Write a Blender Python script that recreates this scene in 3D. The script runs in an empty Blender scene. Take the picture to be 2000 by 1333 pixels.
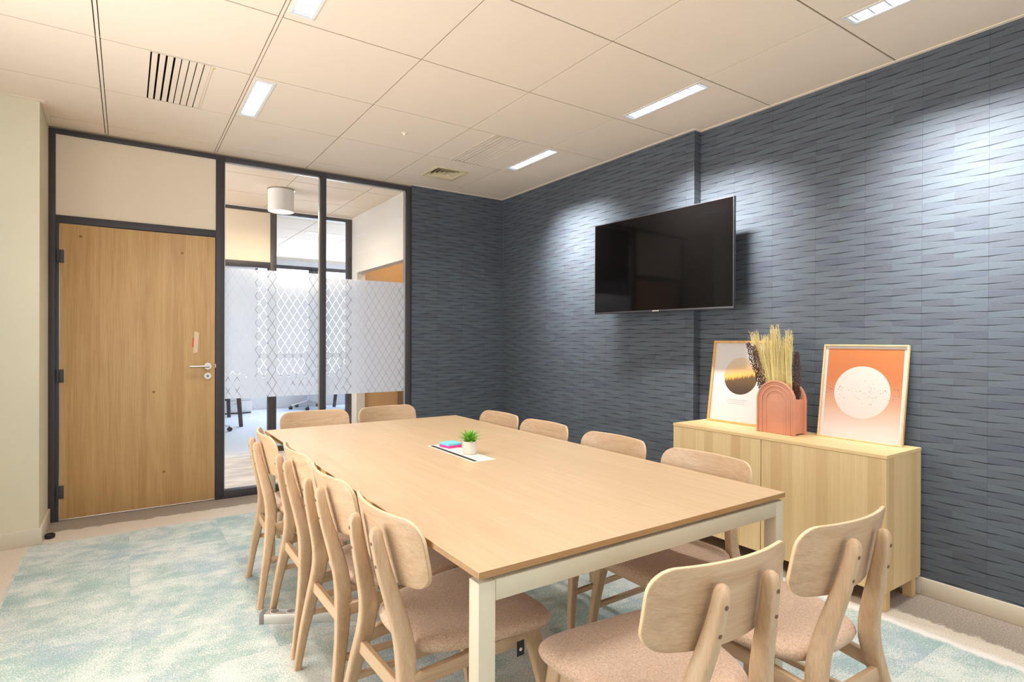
import bpy, bmesh, math, random
from mathutils import Vector, Matrix
R = math.radians
random.seed(7)
SC = bpy.context.scene
COL = SC.collection

# ------------------------------------------------------------------ camera
def make_camera():
    ya, pi_, ro = R(34.1063), R(-0.149), R(0.22786)
    right = Vector((math.cos(ya), -math.sin(ya), 0))
    fwd = Vector((math.sin(ya) * math.cos(pi_), math.cos(ya) * math.cos(pi_), math.sin(pi_)))
    up = Vector((-math.sin(ya) * math.sin(pi_), -math.cos(ya) * math.sin(pi_), math.cos(pi_)))
    X = right * math.cos(ro) + up * math.sin(ro)
    Y = -right * math.sin(ro) + up * math.cos(ro)
    Z = -fwd
    cd = bpy.data.cameras.new('camera')
    cd.sensor_width = 36.0
    cd.lens = 1113.363 / 2000 * 36.0
    cd.clip_start = 0.02
    co = bpy.data.objects.new('camera', cd)
    co.matrix_world = Matrix(((X.x, Y.x, Z.x, 0), (X.y, Y.y, Z.y, 0), (X.z, Y.z, Z.z, 1.2576), (0, 0, 0, 1)))
    COL.objects.link(co)
    SC.camera = co
make_camera()

# ------------------------------------------------------------------ world, lights, exposure
w = bpy.data.worlds.new('sky'); SC.world = w; w.use_nodes = True
bg = w.node_tree.nodes['Background']
bg.inputs[0].default_value = (0.86, 0.93, 1.0, 1)
bg.inputs[1].default_value = 3.2

def area(name, loc, direction, sx, sy, power, color, spread=180):
    ld = bpy.data.lights.new(name, 'AREA')
    ld.shape = 'RECTANGLE'; ld.size = sx; ld.size_y = sy
    ld.energy = power; ld.color = color; ld.spread = R(spread)
    o = bpy.data.objects.new(name, ld)
    o.location = loc
    o.rotation_euler = Vector(direction).to_track_quat('-Z', 'Y').to_euler()
    COL.objects.link(o)
    return o
# soft fill lights added in unseen windows behind the camera and on the left
area('rear_fill_light', (0.9, -1.68, 1.65), (0, 1, 1.0), 4.2, 1.4, 14, (1.0, 0.97, 0.94), 150)
area('left_fill_light', (-1.52, 2.4, 1.6), (1, -0.15, 0.45), 1.4, 3.6, 80, (1.0, 0.975, 0.95), 155)
# daylight through the office windows at the far end
area('daylight_office_window', (3.6, 10.88, 1.6), (0, -1, -0.3), 3.4, 1.9, 255, (0.82, 0.9, 1.0))
# fill light added at the corridor's closed end, with no window there
area('corridor_fill_light', (-1.5, 5.85, 1.5), (1, 0, -0.25), 1.3, 1.8, 88, (0.96, 0.97, 1.0))

vs = SC.view_settings
vs.view_transform = 'Standard'; vs.look = 'None'; vs.gamma = 1.0
vs.exposure = -0.13
vs.use_curve_mapping = False

# ------------------------------------------------------------------ dimensions
HC = 2.695           # ceiling
YB = 4.951           # partition plane
XR1, XR2, YSTEP = 3.212, 3.28, 2.53
PITCH = 0.6845
GX0, GY0 = -0.1146, 4.0608
Y2, X2 = 6.725, 2.238   # corridor's far partition and right wall
YO = 10.95              # office window wall

# ------------------------------------------------------------------ material helpers
def new_mat(name):
    m = bpy.data.materials.new(name); m.use_nodes = True
    nt = m.node_tree
    return m, nt, nt.nodes['Principled BSDF']
def N(nt, t, **kw):
    n = nt.nodes.new(t)
    for k, v in kw.items():
        setattr(n, k, v)
    return n
def L(nt, a, b): nt.links.new(a, b)
def setin(nt, sock, v):
    if hasattr(v, 'is_linked') or isinstance(v, bpy.types.NodeSocket): nt.links.new(v, sock)
    else: sock.default_value = v
def M_(nt, op, a, b=0.0, c=None, clamp=False):
    n = N(nt, 'ShaderNodeMath', operation=op, use_clamp=clamp)
    setin(nt, n.inputs[0], a); setin(nt, n.inputs[1], b)
    if c is not None: setin(nt, n.inputs[2], c)
    return n.outputs[0]
def MIX(nt, f, a, b):
    n = N(nt, 'ShaderNodeMix', data_type='RGBA')
    setin(nt, n.inputs[0], f)
    for s, v in ((6, a), (7, b)):
        if isinstance(v, bpy.types.NodeSocket): nt.links.new(v, n.inputs[s])
        else: n.inputs[s].default_value = (*v, 1) if len(v) == 3 else v
    return n.outputs[2]
def SM(nt, x, a, b):   # smoothstep a..b -> 0..1
    n = N(nt, 'ShaderNodeMapRange', interpolation_type='SMOOTHSTEP')
    setin(nt, n.inputs[0], x); n.inputs[1].default_value = a; n.inputs[2].default_value = b
    return n.outputs[0]
def NOISE(nt, vec, scale, detail=2.0, rough=0.5, dims='3D'):
    n = N(nt, 'ShaderNodeTexNoise', noise_dimensions=dims)
    if vec is not None: nt.links.new(vec, n.inputs['Vector'])
    n.inputs['Scale'].default_value = scale; n.inputs['Detail'].default_value = detail
    n.inputs['Roughness'].default_value = rough
    return n.outputs[0]
def COORD(nt, scale=(1, 1, 1), rnd=False):
    tc = N(nt, 'ShaderNodeTexCoord'); v = tc.outputs['Object']
    if rnd:
        oi = N(nt, 'ShaderNodeObjectInfo')
        mu = N(nt, 'ShaderNodeVectorMath', operation='SCALE'); mu.inputs[0].default_value = (7.3, 11.1, 5.7)
        nt.links.new(oi.outputs['Random'], mu.inputs[3])
        ad = N(nt, 'ShaderNodeVectorMath', operation='ADD'); nt.links.new(v, ad.inputs[0]); nt.links.new(mu.outputs[0], ad.inputs[1]); v = ad.outputs[0]
    mp = N(nt, 'ShaderNodeMapping'); mp.inputs['Scale'].default_value = scale
    nt.links.new(v, mp.inputs['Vector'])
    return mp.outputs[0]
def XYZ(nt, v):
    s = N(nt, 'ShaderNodeSeparateXYZ'); nt.links.new(v, s.inputs[0]); return s.outputs
def CXYZ(nt, x, y, z):
    s = N(nt, 'ShaderNodeCombineXYZ'); setin(nt, s.inputs[0], x); setin(nt, s.inputs[1], y); setin(nt, s.inputs[2], z); return s.outputs[0]
def BUMP(nt, b, h, dist=0.001, st=0.5):
    n = N(nt, 'ShaderNodeBump'); n.inputs['Strength'].default_value = st; n.inputs['Distance'].default_value = dist
    nt.links.new(h, n.inputs['Height']); nt.links.new(n.outputs[0], b.inputs['Normal'])
def srgb(r, g, b):
    f = lambda c: (c / 255 / 12.92) if c / 255 <= 0.04045 else ((c / 255 + 0.055) / 1.055) ** 2.4
    return (f(r), f(g), f(b))

def plain(name, col, rough=0.5, metal=0.0, spec=0.5, noise=0.03, nscale=30, bump=0.0, coat=0.0):
    m, nt, b = new_mat(name)
    c = COORD(nt)
    nz = NOISE(nt, c, nscale, 3)
    lo = tuple(x * (1 - noise * 2) for x in col); hi = tuple(min(1, x * (1 + noise)) for x in col)
    L(nt, MIX(nt, nz, lo, hi), b.inputs['Base Color'])
    b.inputs['Roughness'].default_value = rough; b.inputs['Metallic'].default_value = metal
    b.inputs['Specular IOR Level'].default_value = spec
    b.inputs['Coat Weight'].default_value = coat
    if bump: BUMP(nt, b, NOISE(nt, c, nscale * 8, 2), 0.001, bump)
    return m
def emit(name, col, strength):
    m, nt, b = new_mat(name)
    b.inputs['Base Color'].default_value = (*col, 1)
    b.inputs['Emission Color'].default_value = (*col, 1)
    b.inputs['Emission Strength'].default_value = strength
    return m
def wood(name, lo, hi, axis='Z', fine=170, wide=14, rough=0.45, rnd=True, contrast=1.0, stripes=None, knots=False):
    m, nt, b = new_mat(name)
    i = 'XYZ'.index(axis)
    s = [1, 1, 1]; s[i] = 0.022
    c = COORD(nt, tuple(s), rnd)
    n1 = NOISE(nt, c, wide * 1.6, 4, 0.6)
    n2 = NOISE(nt, c, fine, 3, 0.65)
    d = N(nt, 'ShaderNodeTexNoise'); s2 = [1, 1, 1]; s2[i] = 0.10
    c2 = COORD(nt, tuple(s2), rnd); n3 = NOISE(nt, c2, wide * 0.45, 3, 0.5)
    rings = M_(nt, 'FRACT', M_(nt, 'MULTIPLY', n3, 9.0))
    rings = M_(nt, 'ABSOLUTE', M_(nt, 'SUBTRACT', rings, 0.5))
    f = M_(nt, 'ADD', M_(nt, 'MULTIPLY', n1, 0.5), M_(nt, 'ADD', M_(nt, 'MULTIPLY', n2, 0.5), M_(nt, 'MULTIPLY', rings, 0.14)))
    f = SM(nt, f, 0.40 - 0.12 / contrast, 0.72 + 0.12 / contrast)
    colr = MIX(nt, f, lo, hi)
    if stripes:
        ax, wd, col = stripes
        o = XYZ(nt, COORD(nt))
        k = M_(nt, 'FLOOR', M_(nt, 'DIVIDE', M_(nt, 'ADD', o['XYZ'.index(ax)], 3.03), wd))
        wn = N(nt, 'ShaderNodeTexWhiteNoise', noise_dimensions='1D'); L(nt, k, wn.inputs['W'])
        colr = MIX(nt, M_(nt, 'MULTIPLY', wn.outputs[0], 0.75), colr, col)
    L(nt, colr, b.inputs['Base Color'])
    b.inputs['Roughness'].default_value = rough
    BUMP(nt, b, n2, 0.0006, 0.25)
    return m

# ------------------------------------------------------------------ materials
MT = {}
MT['cream_wall'] = plain('cream_wall_paint', srgb(226, 217, 190), 0.75, noise=0.015, nscale=6, bump=0.05)
MT['baseboard'] = plain('baseboard_paint', srgb(216, 204, 182), 0.45, noise=0.01)
MT['white_wall'] = plain('white_wall_paint', srgb(226, 222, 216), 0.8, noise=0.01, nscale=5)
MT['tile'] = plain('ceiling_tile_paint', srgb(242, 224, 204), 0.9, noise=0.012, nscale=4, bump=0.08)
MT['runner'] = plain('ceiling_runner_metal', srgb(150, 130, 102), 0.5, noise=0.01)
MT['dark_void'] = plain('plenum_dark', srgb(40, 36, 32), 0.9)
MT['frame'] = plain('anthracite_powder_coat', srgb(64, 60, 64), 0.5, noise=0.02, nscale=200)
MT['panel'] = plain('beige_laminate_panel', srgb(238, 222, 198), 0.6, noise=0.015, nscale=3)
MT['door'] = wood('golden_oak_laminate', srgb(186, 144, 90), srgb(216, 178, 124), 'Z', 150, 9, 0.45, False, 1.2)
MT['steel'] = plain('brushed_steel', srgb(200, 190, 175), 0.3, 1.0)
MT['chrome'] = plain('chrome', srgb(215, 218, 225), 0.12, 1.0)
MT['table_top'] = wood('light_oak_veneer', srgb(196, 163, 124), srgb(210, 180, 142), 'Y', 120, 18, 0.4, False, 0.9)
MT['table_edge'] = wood('oak_edge_band', srgb(160, 120, 74), srgb(190, 146, 96), 'X', 160, 12, 0.5, False)
MT['cream_metal'] = plain('cream_powder_coat', srgb(208, 195, 168), 0.45, noise=0.01, nscale=80)
for ax in 'XYZ':
    MT['ash' + ax] = wood('pale_ash_' + ax.lower(), srgb(184, 148, 112), srgb(212, 180, 144), ax, 210, 22, 0.42, True, 1.0)
MT['ash_edge'] = wood('plywood_edge', srgb(222, 186, 142), srgb(240, 212, 172), 'X', 160, 20, 0.5, True)
MT['oak_v'] = wood('striped_oak_foil', srgb(222, 188, 134), srgb(238, 210, 160), 'Z', 260, 30, 0.5, False, 0.8, stripes=('Y', 0.061, srgb(204, 166, 114)))
MT['oak_side'] = wood('striped_oak_foil_side', srgb(222, 188, 134), srgb(238, 210, 160), 'Z', 260, 30, 0.5, False, 0.8, stripes=('X', 0.061, srgb(200, 160, 108)))
MT['oak_top'] = wood('oak_foil_top', srgb(222, 184, 128), srgb(240, 208, 154), 'Y', 260, 26, 0.5, False, 0.8)
MT['black_plastic'] = plain('black_plastic', srgb(30, 29, 30), 0.35)
MT['tv_bezel'] = plain('tv_bezel_metal', srgb(74, 70, 74), 0.35, 0.4)
MT['dark_hole'] = plain('recess_dark', srgb(112, 82, 58), 0.8)
MT['slot'] = plain('slot_black', srgb(30, 24, 20), 0.7)
MT['white_plastic'] = plain('white_plastic', srgb(238, 230, 214), 0.45)
MT['terracotta'] = plain('terracotta_glaze', srgb(212, 146, 116), 0.42, noise=0.06, nscale=14)
MT['frame_wood_a'] = wood('frame_pine', srgb(204, 152, 84), srgb(232, 186, 120), 'Z', 120, 20, 0.5)
MT['frame_wood_b'] = wood('frame_pale_wood', srgb(214, 176, 122), srgb(240, 208, 160), 'Z', 120, 20, 0.5)
MT['paper'] = plain('paper_white', srgb(212, 205, 200), 0.7, noise=0.005)
MT['pot'] = plain('stone_glaze', srgb(222, 212, 192), 0.5, noise=0.03, nscale=60)
MT['leaf'] = plain('succulent_leaf', srgb(118, 182, 48), 0.4, noise=0.25, nscale=40)
MT['soil'] = plain('soil', srgb(60, 48, 34), 0.9, noise=0.2, nscale=200)
MT['note_blue'] = plain('note_blue', srgb(120, 205, 226), 0.7)
MT['note_pink'] = plain('note_pink', srgb(232, 70, 150), 0.7)
MT['grass'] = plain('dried_broom_grass', srgb(242, 222, 156), 0.8, noise=0.1, nscale=60)
MT['berry'] = plain('dark_dried_berries', srgb(88, 56, 50), 0.7, noise=0.2, nscale=90)
MT['aluminium'] = plain('anodised_aluminium', srgb(206, 200, 190), 0.42, 0.6)
MT['grey_plastic'] = plain('grey_plastic', srgb(128, 122, 114), 0.5)
MT['tape'] = plain('masking_tape', srgb(224, 202, 160), 0.6)
MT['red_sticker'] = plain('red_sticker', srgb(236, 70, 50), 0.6)
MT['rubber'] = plain('dark_rubber', srgb(46, 36, 28), 0.6)
MT['yellow'] = plain('yellow_sticker', srgb(235, 215, 60), 0.6)
MT['orange_wood'] = plain('orange_wood_wall', srgb(220, 182, 134), 0.6, noise=0.03)
MT['brown_wood'] = wood('brown_wood', srgb(96, 72, 52), srgb(128, 98, 74), 'Z', 120, 10, 0.6, False)
MT['office_white'] = plain('office_white', srgb(232, 234, 238), 0.7, noise=0.01)
MT['tube'] = emit('lamp_tube', (0.93, 0.96, 1.0), 6.0)
MT['reflector'] = plain('lamp_reflector', srgb(240, 242, 246), 0.25, 0.35)
MT['downlight_glow'] = emit('downlight_diffuser', (1.0, 0.86, 0.56), 1.5)
MT['lamp_white'] = plain('lamp_white', srgb(236, 232, 226), 0.5)
MT['ac_cream'] = plain('vent_cream', srgb(226, 208, 170), 0.5)
MT['fabric_black'] = plain('black_mesh_fabric', srgb(40, 40, 44), 0.9)

def fabric():
    m, nt, b = new_mat('beige_wool_fabric')
    c = COORD(nt)
    n = NOISE(nt, c, 420, 2, 0.7); n2 = NOISE(nt, c, 150, 3, 0.6)
    f = SM(nt, M_(nt, 'ADD', M_(nt, 'MULTIPLY', n, 0.6), M_(nt, 'MULTIPLY', n2, 0.4)), 0.35, 0.65)
    L(nt, MIX(nt, f, srgb(180, 146, 120), srgb(216, 184, 156)), b.inputs['Base Color'])
    b.inputs['Roughness'].default_value = 0.95; b.inputs['Sheen Weight'].default_value = 0.2
    b.inputs['Specular IOR Level'].default_value = 0.2
    BUMP(nt, b, n, 0.0012, 0.6)
    return m
MT['fabric'] = fabric()

def wallpaper():
    m, nt, b = new_mat('blue_wave_wallpaper')
    tc = N(nt, 'ShaderNodeTexCoord'); o = XYZ(nt, tc.outputs['Object'])
    s = M_(nt, 'ADD', o[0], o[1])
    u = M_(nt, 'DIVIDE', M_(nt, 'SUBTRACT', s, 4.222 - 0.1325 * 60), 0.1325)
    RH = 0.0318
    # bow each course gently so that courses rise to the middle of every second strip
    v0 = M_(nt, 'DIVIDE', o[2], RH)
    ui = M_(nt, 'FLOOR', u)
    # the strips on the recessed stretch hang the other way up
    sgn = M_(nt, 'SUBTRACT', M_(nt, 'MULTIPLY', M_(nt, 'LESS_THAN', o[0], 3.25), 0.34), 0.16)
    def courses(par):
        # spindle lines belonging to rows of one parity; period two strips
        ph = M_(nt, 'FRACT', M_(nt, 'MULTIPLY', M_(nt, 'ADD', u, float(par)), 0.5))
        t = M_(nt, 'SUBTRACT', 1.0, M_(nt, 'MULTIPLY', M_(nt, 'ABSOLUTE', M_(nt, 'SUBTRACT', ph, 0.5)), 2.0))
        vv = M_(nt, 'SUBTRACT', v0, M_(nt, 'MULTIPLY', t, sgn))
        q = M_(nt, 'MULTIPLY', M_(nt, 'SUBTRACT', vv, float(par)), 0.5)
        d = M_(nt, 'MULTIPLY', M_(nt, 'ABSOLUTE', M_(nt, 'SUBTRACT', M_(nt, 'FRACT', q), 0.5)), 2.0)   # 0 at line, in rows
        wdt = M_(nt, 'MAXIMUM', M_(nt, 'MULTIPLY', t, 0.10), M_(nt, 'MULTIPLY', M_(nt, 'GREATER_THAN', t, 0.05), 0.03))
        k = M_(nt, 'DIVIDE', M_(nt, 'SUBTRACT', wdt, d), 0.03, clamp=True)
        return k, vv, q
    a, va, qa = courses(0); c_, vb, qb = courses(1)
    line = M_(nt, 'MAXIMUM', a, c_)
    row = M_(nt, 'ADD', M_(nt, 'FLOOR', M_(nt, 'SUBTRACT', qa, 0.5)), M_(nt, 'MULTIPLY', M_(nt, 'FLOOR', M_(nt, 'SUBTRACT', qb, 0.5)), 1.0))
    wn = N(nt, 'ShaderNodeTexWhiteNoise', noise_dimensions='2D')
    L(nt, CXYZ(nt, ui, row, 0.0), wn.inputs['Vector'])
    rv = wn.outputs[0]; rc = XYZ(nt, wn.outputs[1])
    g = NOISE(nt, CXYZ(nt, M_(nt, 'MULTIPLY', s, 0.12), o[2], 0.3), 420, 3, 0.7)
    base = MIX(nt, rc[0], srgb(68, 70, 77), srgb(82, 92, 98))
    base = MIX(nt, SM(nt, rv, 0.80, 0.97), base, srgb(64, 68, 80))
    base = MIX(nt, M_(nt, 'MULTIPLY', g, 0.6), base, srgb(110, 116, 124))
    fu = M_(nt, 'FRACT', M_(nt, 'MULTIPLY', u, 0.5))
    vl = M_(nt, 'LESS_THAN', M_(nt, 'MINIMUM', fu, M_(nt, 'SUBTRACT', 1.0, fu)), 0.006)
    base = MIX(nt, M_(nt, 'MULTIPLY', vl, 0.35), base, srgb(50, 54, 66))
    base = MIX(nt, M_(nt, 'MULTIPLY', line, 0.92), base, srgb(24, 26, 32))
    L(nt, base, b.inputs['Base Color'])
    b.inputs['Roughness'].default_value = 0.55; b.inputs['Specular IOR Level'].default_value = 0.35
    hgt = M_(nt, 'SUBTRACT', M_(nt, 'MULTIPLY', g, 0.15), line)
    BUMP(nt, b, hgt, 0.0025, 0.5)
    return m
MT['wallpaper'] = wallpaper()

def carpet():
    m, nt, b = new_mat('woven_carpet_tiles')
    tc = N(nt, 'ShaderNodeTexCoord'); P = tc.outputs['Object']; o = XYZ(nt, P)
    x, y = o[0], o[1]
    jit = M_(nt, 'MULTIPLY', M_(nt, 'SUBTRACT', NOISE(nt, P, 14, 4, 0.7), 0.5), 0.10)
    fine = NOISE(nt, P, 150, 2, 0.8)
    fib = NOISE(nt, CXYZ(nt, M_(nt, 'MULTIPLY', x, 1.0), M_(nt, 'MULTIPLY', y, 1.0), 0.0), 330, 1, 0.6)
    # 0.5 m carpet tiles with their own offset of the brushed pattern
    TX = M_(nt, 'FLOOR', M_(nt, 'DIVIDE', M_(nt, 'ADD', x, 0.48), 0.5)); TY = M_(nt, 'FLOOR', M_(nt, 'DIVIDE', M_(nt, 'SUBTRACT', y, 4.45), 0.5))
    wn = N(nt, 'ShaderNodeTexWhiteNoise', noise_dimensions='2D'); L(nt, CXYZ(nt, TX, TY, 0), wn.inputs['Vector'])
    va = N(nt, 'ShaderNodeVectorMath', operation='ADD'); L(nt, P, va.inputs[0])
    sc = N(nt, 'ShaderNodeVectorMath', operation='SCALE'); L(nt, wn.outputs[1], sc.inputs[0]); sc.inputs[3].default_value = 0.35; L(nt, sc.outputs[0], va.inputs[1])
    mp = N(nt, 'ShaderNodeMapping'); mp.inputs['Scale'].default_value = (1.5, 1.7, 1); L(nt, va.outputs[0], mp.inputs['Vector'])
    big = NOISE(nt, mp.outputs[0], 1.9, 4, 0.6)
    big2 = NOISE(nt, mp.outputs[0], 7.0, 4, 0.65)
    mixv = M_(nt, 'ADD', M_(nt, 'MULTIPLY', big, 0.62), M_(nt, 'MULTIPLY', big2, 0.38))
    dens = SM(nt, mixv, 0.28, 0.72)
    # fibres: fraction of coloured yarn given by dens
    thr = M_(nt, 'SUBTRACT', 0.61, M_(nt, 'MULTIPLY', dens, 0.20))
    yarn = SM(nt, M_(nt, 'SUBTRACT', M_(nt, 'ADD', M_(nt, 'MULTIPLY', fine, 0.6), M_(nt, 'MULTIPLY', fib, 0.4)), thr), -0.09, 0.07)
    tealc = MIX(nt, SM(nt, NOISE(nt, P, 1.6, 2), 0.42, 0.62), srgb(152, 176, 168), srgb(156, 174, 178))
    teal = MIX(nt, yarn, srgb(222, 220, 208), tealc)
    cream = MIX(nt, SM(nt, fine, 0.35, 0.65), srgb(206, 190, 170), srgb(226, 211, 192))
    grey = MIX(nt, SM(nt, fine, 0.35, 0.65), srgb(140, 126, 112), srgb(176, 160, 144))
    # border bands
    dl = M_(nt, 'ADD', M_(nt, 'SUBTRACT', x, -0.49), jit)
    db = M_(nt, 'ADD', M_(nt, 'SUBTRACT', 4.46, y), jit)
    dr = M_(nt, 'ADD', M_(nt, 'SUBTRACT', 2.83, x), M_(nt, 'MULTIPLY', jit, 0.6))
    inside = M_(nt, 'MINIMUM', M_(nt, 'MINIMUM', dl, db), dr)
    k = SM(nt, inside, -0.012, 0.02)
    gb = SM(nt, M_(nt, 'ADD', M_(nt, 'SUBTRACT', y, 4.70), M_(nt, 'MULTIPLY', jit, 1.2)), -0.01, 0.015)
    gr = SM(nt, M_(nt, 'ADD', M_(nt, 'SUBTRACT', x, 2.985), M_(nt, 'MULTIPLY', jit, 1.2)), -0.01, 0.015)
    gl = M_(nt, 'MULTIPLY', SM(nt, M_(nt, 'SUBTRACT', -0.62, x), -0.02, 0.03), SM(nt, NOISE(nt, P, 5, 3), 0.45, 0.6))
    gmask = M_(nt, 'MAXIMUM', M_(nt, 'MAXIMUM', gb, gr), gl)
    rim = M_(nt, 'MULTIPLY', SM(nt, dr, -0.06, -0.02), M_(nt, 'LESS_THAN', dr, 0.03))
    border = MIX(nt, gmask, cream, grey)
    border = MIX(nt, M_(nt, 'MULTIPLY', rim, 0.75), border, srgb(238, 232, 222))
    room = MIX(nt, k, border, teal)
    # corridor and office carpet, greyer
    off = MIX(nt, SM(nt, NOISE(nt, COORD(nt, (0.3, 1, 1)), 6, 4, 0.7), 0.35, 0.65), srgb(188, 182, 178), srgb(222, 216, 212))
    off = MIX(nt, SM(nt, y, 6.4, 7.2), off, srgb(190, 200, 214))
    col = MIX(nt, M_(nt, 'GREATER_THAN', y, 4.99), room, off)
    L(nt, col, b.inputs['Base Color'])
    b.inputs['Roughness'].default_value = 0.95; b.inputs['Specular IOR Level'].default_value = 0.1
    BUMP(nt, b, M_(nt, 'ADD', fine, M_(nt, 'MULTIPLY', fib, 0.6)), 0.003, 0.55)
    return m
MT['carpet'] = carpet()

def glass():
    m = bpy.data.materials.new('clear_glass'); m.use_nodes = True; nt = m.node_tree; nt.nodes.clear()
    out = N(nt, 'ShaderNodeOutputMaterial'); tr = N(nt, 'ShaderNodeBsdfTransparent'); gl = N(nt, 'ShaderNodeBsdfGlossy')
    tr.inputs[0].default_value = (0.97, 0.985, 1.0, 1); gl.inputs['Roughness'].default_value = 0.01
    fr = N(nt, 'ShaderNodeFresnel'); fr.inputs[0].default_value = 1.4
    mx = N(nt, 'ShaderNodeMixShader'); L(nt, fr.outputs[0], mx.inputs[0]); L(nt, tr.outputs[0], mx.inputs[1]); L(nt, gl.outputs[0], mx.inputs[2])
    L(nt, mx.outputs[0], out.inputs[0]); return m
MT['glass'] = glass()
def film():
    m = bpy.data.materials.new('frosted_diamond_film'); m.use_nodes = True; nt = m.node_tree; nt.nodes.clear()
    out = N(nt, 'ShaderNodeOutputMaterial'); tr = N(nt, 'ShaderNodeBsdfTransparent')
    tl = N(nt, 'ShaderNodeBsdfTranslucent'); df = N(nt, 'ShaderNodeBsdfDiffuse')
    tl.inputs[0].default_value = (*srgb(252, 253, 255), 1); df.inputs[0].default_value = (*srgb(244, 247, 255), 1)
    m1 = N(nt, 'ShaderNodeMixShader'); m1.inputs[0].default_value = 0.82; L(nt, tl.outputs[0], m1.inputs[2]); L(nt, df.outputs[0], m1.inputs[1])
    # slightly see-through frosting
    m0 = N(nt, 'ShaderNodeMixShader'); m0.inputs[0].default_value = 0.04; L(nt, m1.outputs[0], m0.inputs[1]); L(nt, tr.outputs[0], m0.inputs[2])
    tc = N(nt, 'ShaderNodeTexCoord'); o = XYZ(nt, tc.outputs['Object'])
    def diag(sg):
        q = M_(nt, 'ADD', M_(nt, 'DIVIDE', M_(nt, 'SUBTRACT', o[0], 0.668), 0.0655), M_(nt, 'MULTIPLY', M_(nt, 'DIVIDE', M_(nt, 'SUBTRACT', o[2], 1.82), 0.109), sg))
        f = M_(nt, 'FRACT', q)
        return M_(nt, 'LESS_THAN', M_(nt, 'MINIMUM', f, M_(nt, 'SUBTRACT', 1.0, f)), 0.024)
    ln = M_(nt, 'MAXIMUM', diag(1.0), diag(-1.0))
    mx = N(nt, 'ShaderNodeMixShader'); L(nt, ln, mx.inputs[0]); L(nt, m0.outputs[0], mx.inputs[1]); L(nt, tr.outputs[0], mx.inputs[2])
    L(nt, mx.outputs[0], out.inputs[0]); return m
MT['film'] = film()
def screen():
    m, nt, b = new_mat('tv_glass_screen')
    n = NOISE(nt, COORD(nt), 3, 1)
    L(nt, MIX(nt, n, (0.0035, 0.003, 0.003), (0.005, 0.004, 0.004)), b.inputs['Base Color'])
    b.inputs['Roughness'].default_value = 0.06; b.inputs['Specular IOR Level'].default_value = 0.22
    return m
MT['screen'] = screen()

def art_forest():
    m, nt, b = new_mat('misty_forest_print')
    o = XYZ(nt, COORD(nt)); x, z = o[0], o[2]     # local: x -1..1 across, z metres from circle centre
    t = M_(nt, 'DIVIDE', z, 0.118)
    base = MIX(nt, SM(nt, M_(nt, 'ADD', t, M_(nt, 'MULTIPLY', x, -1.2)), -0.1, 0.75), srgb(240, 178, 84), srgb(206, 184, 158))
    trees = M_(nt, 'ADD', M_(nt, 'MULTIPLY', M_(nt, 'SUBTRACT', NOISE(nt, CXYZ(nt, x, 0.0, 0.0), 110, 3, 0.8), 0.5), 1.1), M_(nt, 'MULTIPLY', x, 1.6))
    k = SM(nt, M_(nt, 'SUBTRACT', t, trees), -0.16, 0.04)
    tree = MIX(nt, SM(nt, t, -1.0, -0.1), srgb(64, 46, 36), srgb(104, 78, 38))
    tree = MIX(nt, M_(nt, 'MULTIPLY', NOISE(nt, COORD(nt, (1, 1, 0.2)), 130, 3), 0.5), tree, srgb(84, 60, 44))
    L(nt, MIX(nt, k, tree, base), b.inputs['Base Color']); b.inputs['Roughness'].default_value = 0.6
    return m
def art_orange():
    m, nt, b = new_mat('orange_gradient_print')
    o = XYZ(nt, COORD(nt)); z = o[2]
    g = NOISE(nt, COORD(nt), 900, 1)
    c = MIX(nt, SM(nt, z, 0.02, 0.20), srgb(206, 194, 186), srgb(196, 150, 120))
    c = MIX(nt, SM(nt, z, 0.14, 0.34), c, srgb(182, 92, 24))
    c = MIX(nt, SM(nt, z, 0.36, 0.50), c, srgb(184, 96, 14))
    c = MIX(nt, M_(nt, 'MULTIPLY', g, 0.12), c, srgb(250, 230, 200))
    L(nt, c, b.inputs['Base Color']); b.inputs['Roughness'].default_value = 0.6
    return m
MT['art_forest'] = art_forest(); MT['art_orange'] = art_orange()
MT['moon'] = plain('print_cream_disc', srgb(208, 194, 182), 0.65, noise=0.01)
MT['ink'] = plain('print_ink', srgb(70, 50, 44), 0.6)
MT['ink_grey'] = plain('print_grey_ink', srgb(168, 160, 154), 0.6)

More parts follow.
